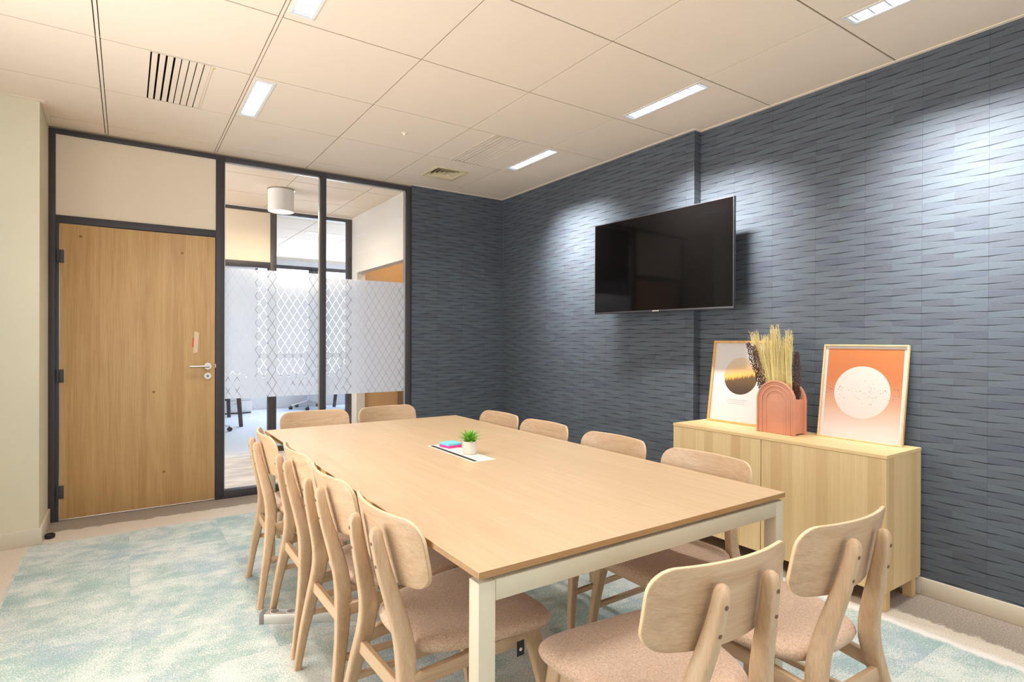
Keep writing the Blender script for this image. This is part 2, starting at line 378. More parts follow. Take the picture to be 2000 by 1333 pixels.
# ------------------------------------------------------------------ mesh helpers
class MB:
    def __init__(s): s.v = []; s.f = []; s.mi = []; s.cur = 0
    def add(s, vs, fs):
        b = len(s.v); s.v += [tuple(q) for q in vs]; s.f += [tuple(b + i for i in f) for f in fs]; s.mi += [s.cur] * len(fs)
        return s
    def box(s, x0, y0, z0, x1, y1, z1):
        return s.add([(x0, y0, z0), (x1, y0, z0), (x1, y1, z0), (x0, y1, z0), (x0, y0, z1), (x1, y0, z1), (x1, y1, z1), (x0, y1, z1)],
                     [(0, 3, 2, 1), (4, 5, 6, 7), (0, 1, 5, 4), (1, 2, 6, 5), (2, 3, 7, 6), (3, 0, 4, 7)])
    def cyl(s, c, r, h, axis='Z', n=24, r2=None):
        r2 = r if r2 is None else r2
        vs = []
        for k, (rr, hh) in enumerate(((r, 0), (r2, h))):
            for i in range(n):
                a = 2 * math.pi * i / n; p = (rr * math.cos(a), rr * math.sin(a), hh)
                if axis == 'X': p = (p[2], p[0], p[1])
                if axis == 'Y': p = (p[1], p[2], p[0])
                vs.append((c[0] + p[0], c[1] + p[1], c[2] + p[2]))
        fs = [(i, (i + 1) % n, n + (i + 1) % n, n + i) for i in range(n)] + [tuple(range(n - 1, -1, -1)), tuple(range(n, 2 * n))]
        return s.add(vs, fs)
    def lathe(s, c, prof, n=32):
        vs = []; m = len(prof)
        for r, z in prof:
            for i in range(n):
                a = 2 * math.pi * i / n; vs.append((c[0] + r * math.cos(a), c[1] + r * math.sin(a), c[2] + z))
        fs = [(j * n + i, j * n + (i + 1) % n, (j + 1) * n + (i + 1) % n, (j + 1) * n + i) for j in range(m - 1) for i in range(n)]
        if prof[0][0] > 1e-5: fs.append(tuple(range(n - 1, -1, -1)))
        if prof[-1][0] > 1e-5: fs.append(tuple((m - 1) * n + i for i in range(n)))
        return s.add(vs, fs)
    def sweep(s, path, sizes, n=12, power=3.2, side=(1, 0, 0)):
        """loft of rounded sections: path points, sizes (width along side, depth)"""
        vs = []; K = len(path); P = [Vector(p) for p in path]
        for k in range(K):
            t = (P[min(k + 1, K - 1)] - P[max(k - 1, 0)]).normalized()
            a = Vector(side); a = (a - t * a.dot(t)).normalized(); b = t.cross(a)
            for i in range(n):
                th = 2 * math.pi * i / n + math.pi / n
                cx, sy = math.cos(th), math.sin(th)
                ex = math.copysign(abs(cx) ** (2 / power), cx); ey = math.copysign(abs(sy) ** (2 / power), sy)
                vs.append(P[k] + a * ex * sizes[k][0] / 2 + b * ey * sizes[k][1] / 2)
        fs = [(k * n + i, k * n + (i + 1) % n, (k + 1) * n + (i + 1) % n, (k + 1) * n + i) for k in range(K - 1) for i in range(n)]
        fs += [tuple(range(n - 1, -1, -1)), tuple((K - 1) * n + i for i in range(n))]
        return s.add(vs, fs)
    def prism(s, pts, h0, h1, axis='Z'):
        """pts 2D outline extruded; axis Z:(x,y), Y:(x,z), X:(y,z)"""
        def P(p, h): return (p[0], p[1], h) if axis == 'Z' else ((p[0], h, p[1]) if axis == 'Y' else (h, p[0], p[1]))
        n = len(pts)
        return s.add([P(p, h0) for p in pts] + [P(p, h1) for p in pts],
                     [(i, (i + 1) % n, n + (i + 1) % n, n + i) for i in range(n)] + [tuple(range(n - 1, -1, -1)), tuple(range(n, 2 * n))])
    def build(s, name, mats, parent=None, bevel=0.0, smooth=False, seg=2, loc=None, merge=False):
        me = bpy.data.meshes.new(name); me.from_pydata(s.v, [], s.f)
        if not isinstance(mats, (list, tuple)): mats = [mats]
        for m in mats: me.materials.append(m)
        me.polygons.foreach_set('material_index', s.mi)
        bm = bmesh.new(); bm.from_mesh(me)
        if merge: bmesh.ops.remove_doubles(bm, verts=bm.verts, dist=1e-5)
        bmesh.ops.recalc_face_normals(bm, faces=bm.faces)
        if bevel:
            es = [e for e in bm.edges if len(e.link_faces) == 2 and e.calc_face_angle(0) > 0.6]
            bmesh.ops.bevel(bm, geom=es, offset=bevel, segments=seg, profile=0.5, affect='EDGES', clamp_overlap=True)
        bm.to_mesh(me); bm.free()
        if smooth or bevel:
            me.polygons.foreach_set('use_smooth', [True] * len(me.polygons))
            try: me.set_sharp_from_angle(angle=R(38))
            except Exception: pass
        o = bpy.data.objects.new(name, me); COL.objects.link(o)
        if parent: o.parent = parent
        if loc: o.location = loc
        return o
def empty(name, loc=(0, 0, 0), rz=0.0, rot=None):
    o = bpy.data.objects.new(name, None); o.location = loc
    o.rotation_euler = rot if rot else (0, 0, rz); o.empty_display_size = 0.1
    COL.objects.link(o); return o
def tag(o, label, cat, group=None, kind=None):
    o['label'] = label; o['category'] = cat
    if group: o['group'] = group
    if kind: o['kind'] = kind
    return o
def struct(o): o['kind'] = 'structure'; return o
def copy_tree(o, parent=None):
    c = o.copy(); COL.objects.link(c)
    if parent: c.parent = parent
    for ch in list(o.children): copy_tree(ch, c)
    return c
def rrect(w, h, r, n=6, cx=0, cy=0):
    pts = []
    for (sx, sy, a0) in ((1, 1, 0), (-1, 1, 90), (-1, -1, 180), (1, -1, 270)):
        for i in range(n + 1):
            a = R(a0 + 90 * i / n); pts.append((cx + sx * (w / 2 - r) + r * math.cos(a), cy + sy * (h / 2 - r) + r * math.sin(a)))
    return pts

# ================================================================== THE SETTING
struct(MB().box(-1.7, -1.9, -0.05, 6.2, 11.1, 0).build('floor', MT['carpet']))

# ceiling: separate tiles with gaps, runners above the gaps, holes for lamps and vents
LAMPS = [(0.643, 3.715), (0.643, 2.34), (0.643, 0.985), (2.688, 3.70), (2.688, 2.345), (2.688, 0.985), (0.643, -0.38), (2.688, -0.38)]
LW, LL = 0.086, 0.575
OFFL = [(2.31, 9.9), (2.31, 7.93)]
holes = [(x - LW / 2, y - LL / 2, x + LW / 2, y + LL / 2) for x, y in LAMPS]
holes += [(x - 0.29, y - 0.045, x + 0.29, y + 0.045) for x, y in OFFL]
G1 = (0.098, 3.388, 0.372, 4.052); G2 = (2.150, 3.388, 2.424, 4.052)
holes += [G1, G2, (2.165, 4.285, 2.405, 4.56)]
def subtract(rects, h):
    out = []
    for (a, b, c, d) in rects:
        if h[2] <= a or h[0] >= c or h[3] <= b or h[1] >= d: out.append((a, b, c, d)); continue
        hx0, hx1 = max(a, h[0]), min(c, h[2]); hy0, hy1 = max(b, h[1]), min(d, h[3])
        if hx0 > a: out.append((a, b, hx0, d))
        if hx1 < c: out.append((hx1, b, c, d))
        if hy0 > b: out.append((hx0, b, hx1, hy0))
        if hy1 < d: out.append((hx0, hy1, hx1, d))
    return out
cb = MB()
GAP = 0.0034
for (X0, Y0, X1, Y1) in ((-1.7, -1.9, 3.4, 4.96), (-1.7, 4.96, X2 + 1.2, 6.73), (-1.7, 6.73, 6.2, 11.1)):
    i0, i1 = math.floor((X0 - GX0) / PITCH), math.ceil((X1 - GX0) / PITCH)
    yo = GY0 if Y0 < 6 else GY0 + 0.35
    j0, j1 = math.floor((Y0 - yo) / PITCH), math.ceil((Y1 - yo) / PITCH)
    for i in range(i0, i1):
        for j in range(j0, j1):
            a, b, c, d = GX0 + i * PITCH, yo + j * PITCH, GX0 + (i + 1) * PITCH, yo + (j + 1) * PITCH
            wide_l = 0.011 if i in (0, 1) and Y0 < 0 else GAP
            wide_r = 0.011 if i + 1 in (0, 1) and Y0 < 0 else GAP
            a, b, c, d = max(a + wide_l, X0), max(b + 0.0045, Y0), min(c - wide_r, X1), min(d - 0.0045, Y1)
            if c - a < 0.01 or d - b < 0.01: continue
            rs = [(a, b, c, d)]
            for h in holes: rs = subtract(rs, h)
            for q in rs: cb.box(q[0], q[1], HC, q[2], q[3], HC + 0.015)
cb.cur = 1
for i in range(-3, 10):
    x = GX0 + i * PITCH
    if i in (0, 1):
        cb.cur = 0; cb.box(x - 0.0065, -1.9, HC + 0.002, x + 0.0065, 4.95, HC + 0.014); cb.cur = 1
    else: cb.box(x - 0.006, -1.9, HC + 0.004, x + 0.006, 11.1, HC + 0.0145)
for j in range(-9, 11):
    y = GY0 + j * PITCH; cb.box(-1.7, y - 0.006, HC + 0.005, 6.2, y + 0.006, HC + 0.0143)
cb.cur = 2
cb.box(-1.7, -1.9, HC + 0.14, 6.2, 11.1, HC + 0.17)
struct(cb.build('ceiling', [MT['tile'], MT['runner'], MT['dark_void']]))

# L-shaped shadow-line trims where the ceiling meets the blue wall and the pier
tr = MB()
tr.box(XR2 - 0.022, -1.8, HC - 0.004, XR2 + 0.004, YSTEP - 0.022, HC - 0.0002)
tr.box(XR1 - 0.022, YSTEP + 0.004, HC - 0.004, XR1 + 0.004, 4.905, HC - 0.0002)
tr.box(XR1 - 0.022, YSTEP - 0.022, HC - 0.004, XR2 + 0.004, YSTEP + 0.004, HC - 0.0002)
tr.box(2.215, 4.905, HC - 0.004, XR1, 4.93, HC - 0.0002)
tr.box(-0.435, 4.478, HC - 0.004, -0.41, 4.945, HC - 0.0002)
tr.box(-1.6, 4.455, HC - 0.004, -0.41, 4.478, HC - 0.0002)
struct(tr.build('trim_1', MT['tile']))

# blue wallpapered walls
struct(MB().box(XR2, -1.8, 0, XR2 + 0.12, YSTEP, HC + 0.02).box(XR1, YSTEP, 0, XR2 + 0.12, 5.06, HC + 0.02).build('wall_right', MT['wallpaper']))
struct(MB().box(2.212, 4.93, 0, XR1, 5.06, HC + 0.02).build('wall_back', MT['wallpaper']))
struct(MB().box(-1.6, 4.478, 0, -0.436, 5.06, HC + 0.02).build('wall_pier', MT['cream_wall']))
wl = MB().box(-1.72, -1.8, 0, -1.6, 0.5, HC + 0.02).box(-1.72, 4.3, 0, -1.6, 6.73, HC + 0.02).box(-1.72, 0.5, 0, -1.6, 4.3, 0.85).box(-1.72, 0.5, 2.4, -1.6, 4.3, HC + 0.02)
struct(wl.build('wall_left', MT['cream_wall']))
w6 = struct(empty('window_6', (-1.66, 2.4, 0)))  # unseen window, added to go with the left fill light
f6 = MB()
for q in ((-1.9, 0.85, 1.9, 0.91), (-1.9, 2.34, 1.9, 2.4), (-1.9, 0.91, -1.84, 2.34), (1.84, 0.91, 1.9, 2.34), (-0.66, 0.91, -0.6, 2.34), (0.6, 0.91, 0.66, 2.34)):
    f6.box(-0.03, q[0], q[1], 0.03, q[2], q[3])
f6.build('window_frame', MT['frame'], w6, bevel=0.003)
MB().box(-0.004, -1.84, 0.91, 0.004, 1.84, 2.34).build('glass_pane', MT['glass'], w6)
wr = MB()
for q in ((-1.72, 0, 3.4, 0.62), (-1.72, 2.45, 3.4, HC + 0.02), (-1.72, 0.62, -1.25, 2.45), (3.05, 0.62, 3.4, 2.45)):
    wr.box(q[0], -1.92, q[1], q[2], -1.8, q[3])
struct(wr.build('wall_rear', MT['wallpaper']))  # dark wallpaper on this unseen wall, chosen to cut bounced light
w3 = struct(empty('window_3', (0.9, -1.86, 0)))  # unseen window, added to frame the rear fill light
fr = MB()
for q in ((-2.15, 0.62, 2.15, 0.68), (-2.15, 2.39, 2.15, 2.45), (-2.15, 0.68, -2.09, 2.39), (2.09, 0.68, 2.15, 2.39), (-0.74, 0.68, -0.68, 2.39), (0.68, 0.68, 0.74, 2.39)):
    fr.box(q[0], -0.03, q[1], q[2], 0.03, q[3])
fr.build('window_frame', MT['frame'], w3, bevel=0.003)
MB().box(-2.09, -0.004, 0.68, 2.09, 0.004, 2.39).build('glass_pane', MT['glass'], w3)

# baseboards
BH, BT = 0.085, 0.014
bb = MB().box(XR2 - BT, -1.8, 0, XR2, 1.2, BH).box(XR2 - BT, 2.45, 0, XR2, YSTEP, BH).box(XR2 - BT, 1.2, 0, XR2, 2.45, BH)
struct(bb.build('baseboard_right', MT['baseboard'], bevel=0.003))
struct(MB().box(XR1 - BT, YSTEP, 0, XR1, 4.93, BH).box(2.23, 4.93 - BT, 0, XR1 - BT, 4.93, BH).build('baseboard_back', MT['baseboard'], bevel=0.003))
struct(MB().box(-1.6, 4.478 - BT, 0, -0.436 + BT, 4.478, 0.1).box(-0.436, 4.478, 0, -0.436 + BT, 4.945, 0.1).build('baseboard_left', MT['baseboard'], bevel=0.003))

# ------------------------------------------------------------------ partition with door and glass
FD = 0.085   # frame depth
def frame_boxes(mb, rects, y0=YB, y1=YB + FD):
    for (x0, z0, x1, z1) in rects: mb.box(x0, y0, z0, x1, y1, z1)
    return mb
d1 = struct(empty('door_1', (0, 0, 0)))
frame_boxes(MB(), [(-0.436, 0, -0.398, 2.683), (-0.398, 0, -0.381, 2.045), (0.576, 0, 0.637, 2.683), (-0.398, 2.648, 0.576, 2.683), (-0.398, 2.045, 0.576, 2.096)]).build('door_frame', MT['frame'], d1, bevel=0.002)
MB().box(-0.398, YB + 0.012, 2.096, 0.576, YB + 0.06, 2.648).build('transom_panel', MT['panel'], d1)
leaf = MB().box(-0.376, YB + 0.003, 0.012, 0.572, YB + 0.043, 2.040).build('door_leaf', MT['door'], d1, bevel=0.0015)
for z in (0.20, 0.995, 1.815):
    MB().cyl((-0.385, YB - 0.008, z - 0.045), 0.009, 0.09, n=14).box(-0.389, YB - 0.003, z - 0.045, -0.352, YB + 0.003, z + 0.045).build('hinge', MT['frame'], d1, bevel=0.001)
h = MB().cyl((0.522, YB - 0.006, 1.043), 0.026, 0.008, 'Y', 28).cyl((0.522, YB - 0.048, 1.043), 0.0095, 0.045, 'Y', 16)
h.sweep([(0.528, YB - 0.048, 1.043), (0.50, YB - 0.05, 1.043), (0.44, YB - 0.05, 1.043), (0.395, YB - 0.049, 1.043)], [(0.019, 0.019)] * 4, 12, 2.0, (0, 0, 1))
h.build('door_handle', MT['steel'], leaf, smooth=True)
k = MB().cyl((0.522, YB - 0.006, 0.968), 0.025, 0.008, 'Y', 28).build('lock_rosette', MT['steel'], leaf, smooth=True)
MB().cyl((0.522, YB - 0.008, 0.968), 0.009, 0.004, 'Y', 16).box(0.5195, YB - 0.0085, 0.955, 0.5245, YB - 0.006, 0.966).build('keyhole', MT['grey_plastic'], k)
MB().box(0.5735, YB - 0.002, 1.03, 0.5775, YB + 0.02, 1.06).build('strike_plate', MT['steel'], d1)
for (x, z) in ((-0.262, 1.962), (0.35, 1.90), (0.17, 0.86), (0.235, 0.265)):
    pts = rrect(0.020, 0.016, 0.0075, 4, x, z)
    MB().prism(pts, YB + 0.002, YB + 0.004, 'Y').build('wood_plug', plain('wood_plug_brown', srgb(150, 104, 58), 0.6), leaf)

def glazed(name, x0, x1, parent_rects, panes, filmrange):
    e = struct(empty(name, (0, 0, 0)))
    frame_boxes(MB(), parent_rects).build('window_frame', MT['frame'], e, bevel=0.002)
    MB().box(x0, YB + 0.036, 0.06, x1, YB + 0.046, 2.648).build('glass_pane', MT['glass'], e)
    z0, z1 = filmrange
    MB().box(x0 + 0.004, YB + 0.0340, z0, x1 - 0.008, YB + 0.0345, z1).build('frosted_film', MT['film'], e)
    MB().box(x0, YB + 0.030, 0.06, x0 + 0.008, YB + 0.052, 2.648).box(x1 - 0.008, YB + 0.030, 0.06, x1, YB + 0.052, 2.648).box(x0, YB + 0.03, 2.638, x1, YB + 0.052, 2.648).build('glazing_bead', MT['aluminium'], e)
    return e
glazed('window_1', 0.637, 1.378, [(0.637, 0, 1.378, 0.06), (0.637, 2.648, 1.378, 2.683), (1.378, 0, 1.423, 2.683)], None, (0.780, 1.815))
glazed('window_2', 1.423, 2.166, [(1.423, 0, 2.166, 0.06), (1.423, 2.648, 2.166, 2.683), (2.166, 0, 2.212, 2.683)], None, (0.772, 1.785))
struct(MB().box(-0.436, YB + 0.01, 2.683, 2.212, YB + 0.07, HC + 0.004).build('trim_2', MT['runner']))

# ------------------------------------------------------------------ corridor and office beyond the glass
struct(MB().box(X2, 5.04, 0, X2 + 0.1, 5.19, HC + 0.02).box(X2, 6.55, 0, X2 + 0.1, 6.80, HC + 0.02).box(X2, 5.19, 2.035, X2 + 0.1, 6.55, HC + 0.02).build('wall_corridor', MT['white_wall']))
struct(MB().box(X2 + 0.1, 5.06, 0, 3.5, 5.16, HC).box(X2 + 0.1, 6.60, 0, 3.5, 6.7, HC).box(3.4, 5.16, 0, 3.5, 6.6, HC).build('wall_nook', MT['orange_wood']))
cab = empty('tall_cabinet', (2.98, 5.9, 0))
MB().box(-0.2, -0.68, 0.06, 0.4, 0.68, 1.90).build('body', MT['brown_wood'], cab, bevel=0.003)
MB().box(-0.16, -0.66, 0.0, 0.38, 0.66, 0.06).build('plinth', MT['black_plastic'], cab)
for s in (-1, 1):
    dd = MB().box(-0.218, min(s * 0.005, s * 0.675), 0.07, -0.2, max(s * 0.005, s * 0.675), 1.89).build('door', MT['brown_wood'], cab, bevel=0.002)
    MB().box(-0.24, s * 0.03 - 0.006, 0.95, -0.218, s * 0.03 + 0.006, 1.15).build('handle', MT['steel'], dd)
tag(cab, 'dark brown cupboard in the orange-lit recess beyond the right glass pane', 'cabinet')
# second partition (mirrors the first)
d2 = struct(empty('door_2', (0, 0, 0)))
frame_boxes(MB(), [(-0.3, 0, -0.24, 2.683), (1.322, 0, 1.388, 2.683), (-0.24, 2.648, 1.322, 2.683), (-0.24, 2.035, 1.322, 2.100), (1.305, 0, 1.322, 2.035), (0.30, 0, 0.36, 2.1)], Y2, Y2 + FD).build('door_frame', MT['frame'], d2, bevel=0.002)
MB().box(-0.24, Y2 + 0.012, 2.100, 1.322, Y2 + 0.06, 2.648).build('transom_panel', MT['panel'], d2)
MB().box(0.37, Y2 + 0.04, 0.01, 0.41, Y2 + 0.95, 2.03).build('door_leaf', MT['door'], d2, bevel=0.0015)
w4 = struct(empty('window_4', (0, 0, 0)))
frame_boxes(MB(), [(1.388, 0, 2.19, 0.06), (1.388, 2.648, 2.19, 2.683), (2.185, 0, X2, 2.683)], Y2, Y2 + FD).build('window_frame', MT['frame'], w4, bevel=0.002)
MB().box(1.388, Y2 + 0.036, 0.06, 2.185, Y2 + 0.046, 2.648).build('glass_pane', MT['glass'], w4)
struct(MB().box(-1.7, Y2, 0, -0.3, Y2 + 0.09, HC + 0.02).box(X2 + 0.1, Y2, 0, 6.2, Y2 + 0.09, HC + 0.02).box(-1.7, Y2, 2.683, X2 + 0.1, Y2 + 0.085, HC + 0.01).build('wall_office_front', MT['white_wall']))
struct(MB().box(-1.8, Y2 + 0.09, 0, -1.7, 11.1, HC + 0.02).build('wall_office_left', MT['office_white']))
struct(MB().box(6.1, Y2 + 0.09, 0, 6.2, 11.1, HC + 0.02).build('wall_office_right', MT['office_white']))
ob = MB().box(-1.7, YO, 0, 1.90, YO + 0.12, HC + 0.02).box(1.90, YO, 0, 6.1, YO + 0.12, 0.58).box(1.9, YO, 2.60, 6.1, YO + 0.12, HC + 0.02)
struct(ob.build('wall_office_back', MT['office_white']))
w5 = struct(empty('window_5', (0, YO, 0)))
f5 = MB()
for q in ((1.9, 2.54, 6.1, 2.62), (1.9, 0.56, 6.1, 0.60), (1.9, 0.90, 6.1, 0.985), (1.9, 0.6, 1.95, 2.56), (2.84, 0.6, 3.0, 2.56), (3.95, 0.6, 4.08, 2.56), (5.0, 0.6, 5.12, 2.56)):
    f5.box(q[0], 0.02, q[1], q[2], 0.08, q[3])
f5.build('window_frame', MT['frame'], w5, bevel=0.002)
MB().box(1.95, 0.045, 0.6, 6.1, 0.052, 2.56).build('glass_pane', MT['glass'], w5)
struct(MB().box(1.92, YO - 0.10, 0.50, 6.1, YO, 0.56).box(-1.7, YO - 0.015, 0, 1.9, YO, 0.12).build('trim_3', MT['office_white'], bevel=0.004))

# office furniture seen below and above the film
def office_desk(loc, rz, label, w=1.6, d=0.8):
    e = empty('office_desk', loc, rz)
    MB().box(-w / 2, -d / 2, 0.715, w / 2, d / 2, 0.74).build('desk_top', MT['office_white'], e, bevel=0.003)
    for sx in (-1, 1):
        for sy in (-1, 1):
            MB().sweep([(sx * (w / 2 - 0.06), sy * (d / 2 - 0.02), 0), (sx * (w / 2 - 0.10), sy * (d / 2 - 0.14), 0.715)], [(0.05, 0.05), (0.06, 0.06)], 8, 6).build('leg', MT['frame'], e)
        MB().box(sx * (w / 2 - 0.10) - 0.02, -(d / 2 - 0.14), 0.66, sx * (w / 2 - 0.10) + 0.02, d / 2 - 0.14, 0.714).build('crossbar', MT['frame'], e)
    tag(e, label, 'desk', 'desks in the office beyond')
    return e
office_desk((0.62, 9.46, 0), 0, 'white office desk with splayed dark legs, left behind the frosted film', 1.6, 1.2)
office_desk((4.0, 9.95, 0), 0, 'white office desk with splayed dark legs, right behind the frosted film', 1.75, 1.25)
MB_ped = tag(empty('pedestal_cabinet', (1.55, 10.66, 0)), 'low white pedestal cabinet against the office end wall', 'cabinet')
MB().box(-0.21, -0.24, 0.02, 0.21, 0.24, 0.60).build('body', MT['office_white'], MB_ped, bevel=0.004)
for z in (0.04, 0.23, 0.42):
    dr_ = MB().box(-0.2, -0.258, z, 0.2, -0.24, z + 0.17).build('drawer', MT['office_white'], MB_ped, bevel=0.002)
    MB().box(-0.06, -0.268, z + 0.13, 0.06, -0.258, z + 0.14).build('handle', MT['steel'], dr_)
MB().box(-0.2, -0.22, 0.0, 0.2, 0.22, 0.02).build('plinth', MT['black_plastic'], MB_ped)
def office_chair():
    e = empty('office_chair')
    for k in range(5):
        a = R(72 * k + 20); c, s_ = math.cos(a), math.sin(a)
        MB().sweep([(0.02 * c, 0.02 * s_, 0.13), (0.15 * c, 0.15 * s_, 0.10), (0.30 * c, 0.30 * s_, 0.07)], [(0.035, 0.04), (0.03, 0.03), (0.024, 0.022)], 10, 3, (-s_, c, 0)).build('base_arm', MT['chrome'], e, smooth=True)
        MB().cyl((0.30 * c - 0.02 * abs(s_), 0.30 * s_ - 0.02, 0.028), 0.028, 0.04, 'Y', 16).box(0.30 * c - 0.008, 0.30 * s_ - 0.008, 0.03, 0.30 * c + 0.008, 0.30 * s_ + 0.008, 0.075).build('caster', MT['black_plastic'], e, smooth=True)
    MB().cyl((0, 0, 0.10), 0.025, 0.33, n=18).build('gas_column', MT['chrome'], e, smooth=True)
    MB().prism(rrect(0.48, 0.46, 0.1), 0.43, 0.49).build('seat', MT['fabric_black'], e, bevel=0.02)
    MB().sweep([(0, -0.22, 0.42), (0, -0.29, 0.55), (0, -0.26, 0.75)], [(0.07, 0.02)] * 3, 10, 3).build('back_support', MT['chrome'], e, smooth=True)
    MB().prism(rrect(0.44, 0.5, 0.09, 6, 0, 0.82), -0.26, -0.225, 'Y').build('backrest', MT['fabric_black'], e, bevel=0.012)
    for s_ in (-1, 1):
        MB().sweep([(s_ * 0.23, -0.05, 0.45), (s_ * 0.27, -0.05, 0.52), (s_ * 0.27, -0.02, 0.64), (s_ * 0.27, 0.14, 0.65)], [(0.03, 0.03)] * 4, 10, 3).build('armrest', MT['chrome'], e, smooth=True)
    return e
oc = office_chair(); oc.location = (2.72, 10.62 - 0.05, 0); oc.rotation_euler.z = R(20)
tag(oc, 'office swivel chair whose chrome star base shows below the frosted film, mid pane', 'chair', 'office swivel chairs')
for loc, rz, lb in (((0.86, 8.50, 0), 200, 'office swivel chair at the left edge of the glass, one caster showing'), ((3.12, 9.1, 0), 250, 'office swivel chair half hidden behind the middle glass post')):
    c_ = copy_tree(oc); c_.location = loc; c_.rotation_euler.z = R(rz); c_['label'] = lb

# cylinder downlight in the corridor
dl = empty('cylinder_downlight', (1.235, 5.80, HC))
MB().cyl((0, 0, -0.008), 0.125, 0.008, n=40).build('mounting_plate', MT['steel'], dl, smooth=True)
MB().lathe((0, 0, 0), [(0.0, -0.008), (0.112, -0.008), (0.118, -0.012), (0.118, -0.215), (0.112, -0.218), (0.106, -0.215), (0.104, -0.19), (0.0, -0.19)], 40).build('shade', MT['lamp_white'], dl, smooth=True)
MB().cyl((0, 0, -0.212), 0.104, 0.016, n=40).build('diffuser', MT['downlight_glow'], dl, smooth=True)
tag(dl, 'white cylinder ceiling lamp glowing warm in the corridor beyond the glass', 'lamp')
pl_ = bpy.data.lights.new('downlight_bulb', 'AREA'); pl_.shape = 'DISK'; pl_.size = 0.2; pl_.energy = 22; pl_.color = (1.0, 0.84, 0.62)
po = bpy.data.objects.new('downlight_bulb', pl_); po.location = (1.235, 5.80, HC - 0.222); COL.objects.link(po)
# warm area light in the recess behind the corridor, no fitting modelled
area('recess_area_light', (2.75, 5.9, HC - 0.03), (0, 0, -1), 0.4, 0.9, 9, (1.0, 0.8, 0.55))
area('office_area_light', (3.3, 8.6, HC - 0.03), (0, 0, -1), 1.2, 1.2, 12, (0.92, 0.95, 1.0))  # plain area light under the office ceiling, no fitting modelled

# ================================================================== CEILING FIXTURES
def lamp(x, y, label, L_=LL, rz=0.0, group='recessed louvre lights of the meeting room', power=30, wash=0):
    e = empty('recessed_light', (x, y, HC), rz)
    W = LW
    # frame lip
    f = MB(); t = 0.012
    for q in ((-W / 2 - t, -L_ / 2 - t, W / 2 + t, -L_ / 2 + 0.002), (-W / 2 - t, L_ / 2 - 0.002, W / 2 + t, L_ / 2 + t), (-W / 2 - t, -L_ / 2, -W / 2 + 0.002, L_ / 2), (W / 2 - 0.002, -L_ / 2, W / 2 + t, L_ / 2)):
        f.box(q[0], q[1], -0.003, q[2], q[3], -0.0003)
    f.build('frame', MT['lamp_white'], e)
    hb = MB(); D = 0.075
    hb.box(-W / 2 + 0.001, -L_ / 2 + 0.001, 0, -W / 2 + 0.004, L_ / 2 - 0.001, D).box(W / 2 - 0.004, -L_ / 2 + 0.001, 0, W / 2 - 0.001, L_ / 2 - 0.001, D)
    hb.box(-W / 2 + 0.004, -L_ / 2 + 0.001, 0, W / 2 - 0.004, -L_ / 2 + 0.004, D).box(-W / 2 + 0.004, L_ / 2 - 0.004, 0, W / 2 - 0.004, L_ / 2 - 0.001, D)
    hb.box(-W / 2 + 0.001, -L_ / 2 + 0.001, D, W / 2 - 0.001, L_ / 2 - 0.001, D + 0.003)
    hb.build('reflector', MT['reflector'], e)
    MB().cyl((0, -L_ / 2 + 0.02, 0.045), 0.010, L_ - 0.04, 'Y', 12).build('tube', MT['tube'], e, smooth=True)
    n = 9
    for i in range(n):
        lv = MB()
        yy = -L_ / 2 + 0.02 + (L_ - 0.04) * i / (n - 1)
        lv.add([(-W / 2 + 0.005, yy - 0.003, 0.002), (W / 2 - 0.005, yy - 0.003, 0.002), (W / 2 - 0.005, yy + 0.003, 0.002), (-W / 2 + 0.005, yy + 0.003, 0.002),
                (-W / 2 + 0.005, yy, 0.024), (W / 2 - 0.005, yy, 0.024)], [(0, 1, 2, 3), (0, 4, 5, 1), (3, 2, 5, 4), (0, 3, 4), (1, 5, 2)])
        lv.build('louvre_blade', MT['reflector'], e)
    tag(e, label, 'ceiling light', group)
    ld = bpy.data.lights.new('louvre_light', 'AREA'); ld.shape = 'RECTANGLE'; ld.size = W - 0.01; ld.size_y = L_ - 0.03
    ld.energy = power; ld.color = (0.93, 0.965, 1.0); ld.spread = R(124)
    lo = bpy.data.objects.new('louvre_light', ld); lo.location = (0, 0, -0.001); lo.parent = e; COL.objects.link(lo)
    if wash:   # second light, added and tilted to strengthen the scallops on the wall
        l2 = bpy.data.lights.new('wall_wash_light', 'AREA'); l2.shape = 'RECTANGLE'; l2.size = W - 0.03; l2.size_y = L_ - 0.03
        l2.energy = wash; l2.color = (0.97, 0.985, 1.0); l2.spread = R(60)
        o2 = bpy.data.objects.new('wall_wash_light', l2); o2.location = (0, 0, -0.012); o2.rotation_euler = (0, -R(35), 0); o2.parent = e; COL.objects.link(o2)
    return e
LB = ['recessed louvre ceiling light beside the left slotted grille', 'recessed louvre ceiling light cut by the top edge, left of centre', 'recessed louvre ceiling light above the camera, left row',
      'recessed louvre ceiling light nearest the back corner, beside the slotted grille', 'recessed louvre ceiling light above the television', 'recessed louvre ceiling light at the top right edge, by the blue wall',
      'recessed louvre ceiling light behind the camera, left row', 'recessed louvre ceiling light behind the camera, right row']
for (x, y), lb in zip(LAMPS, LB): lamp(x, y, lb, power=(9.5 if x > 1 else 11), wash=(11.5 if x > 1 else 0))
for (x, y), lb in zip(OFFL, ('long office ceiling light, farther of the two beyond the glass', 'long office ceiling light, nearer of the two beyond the glass')):
    lamp(x, y, lb, L_=0.58, rz=R(90), group='office ceiling lights', power=5)

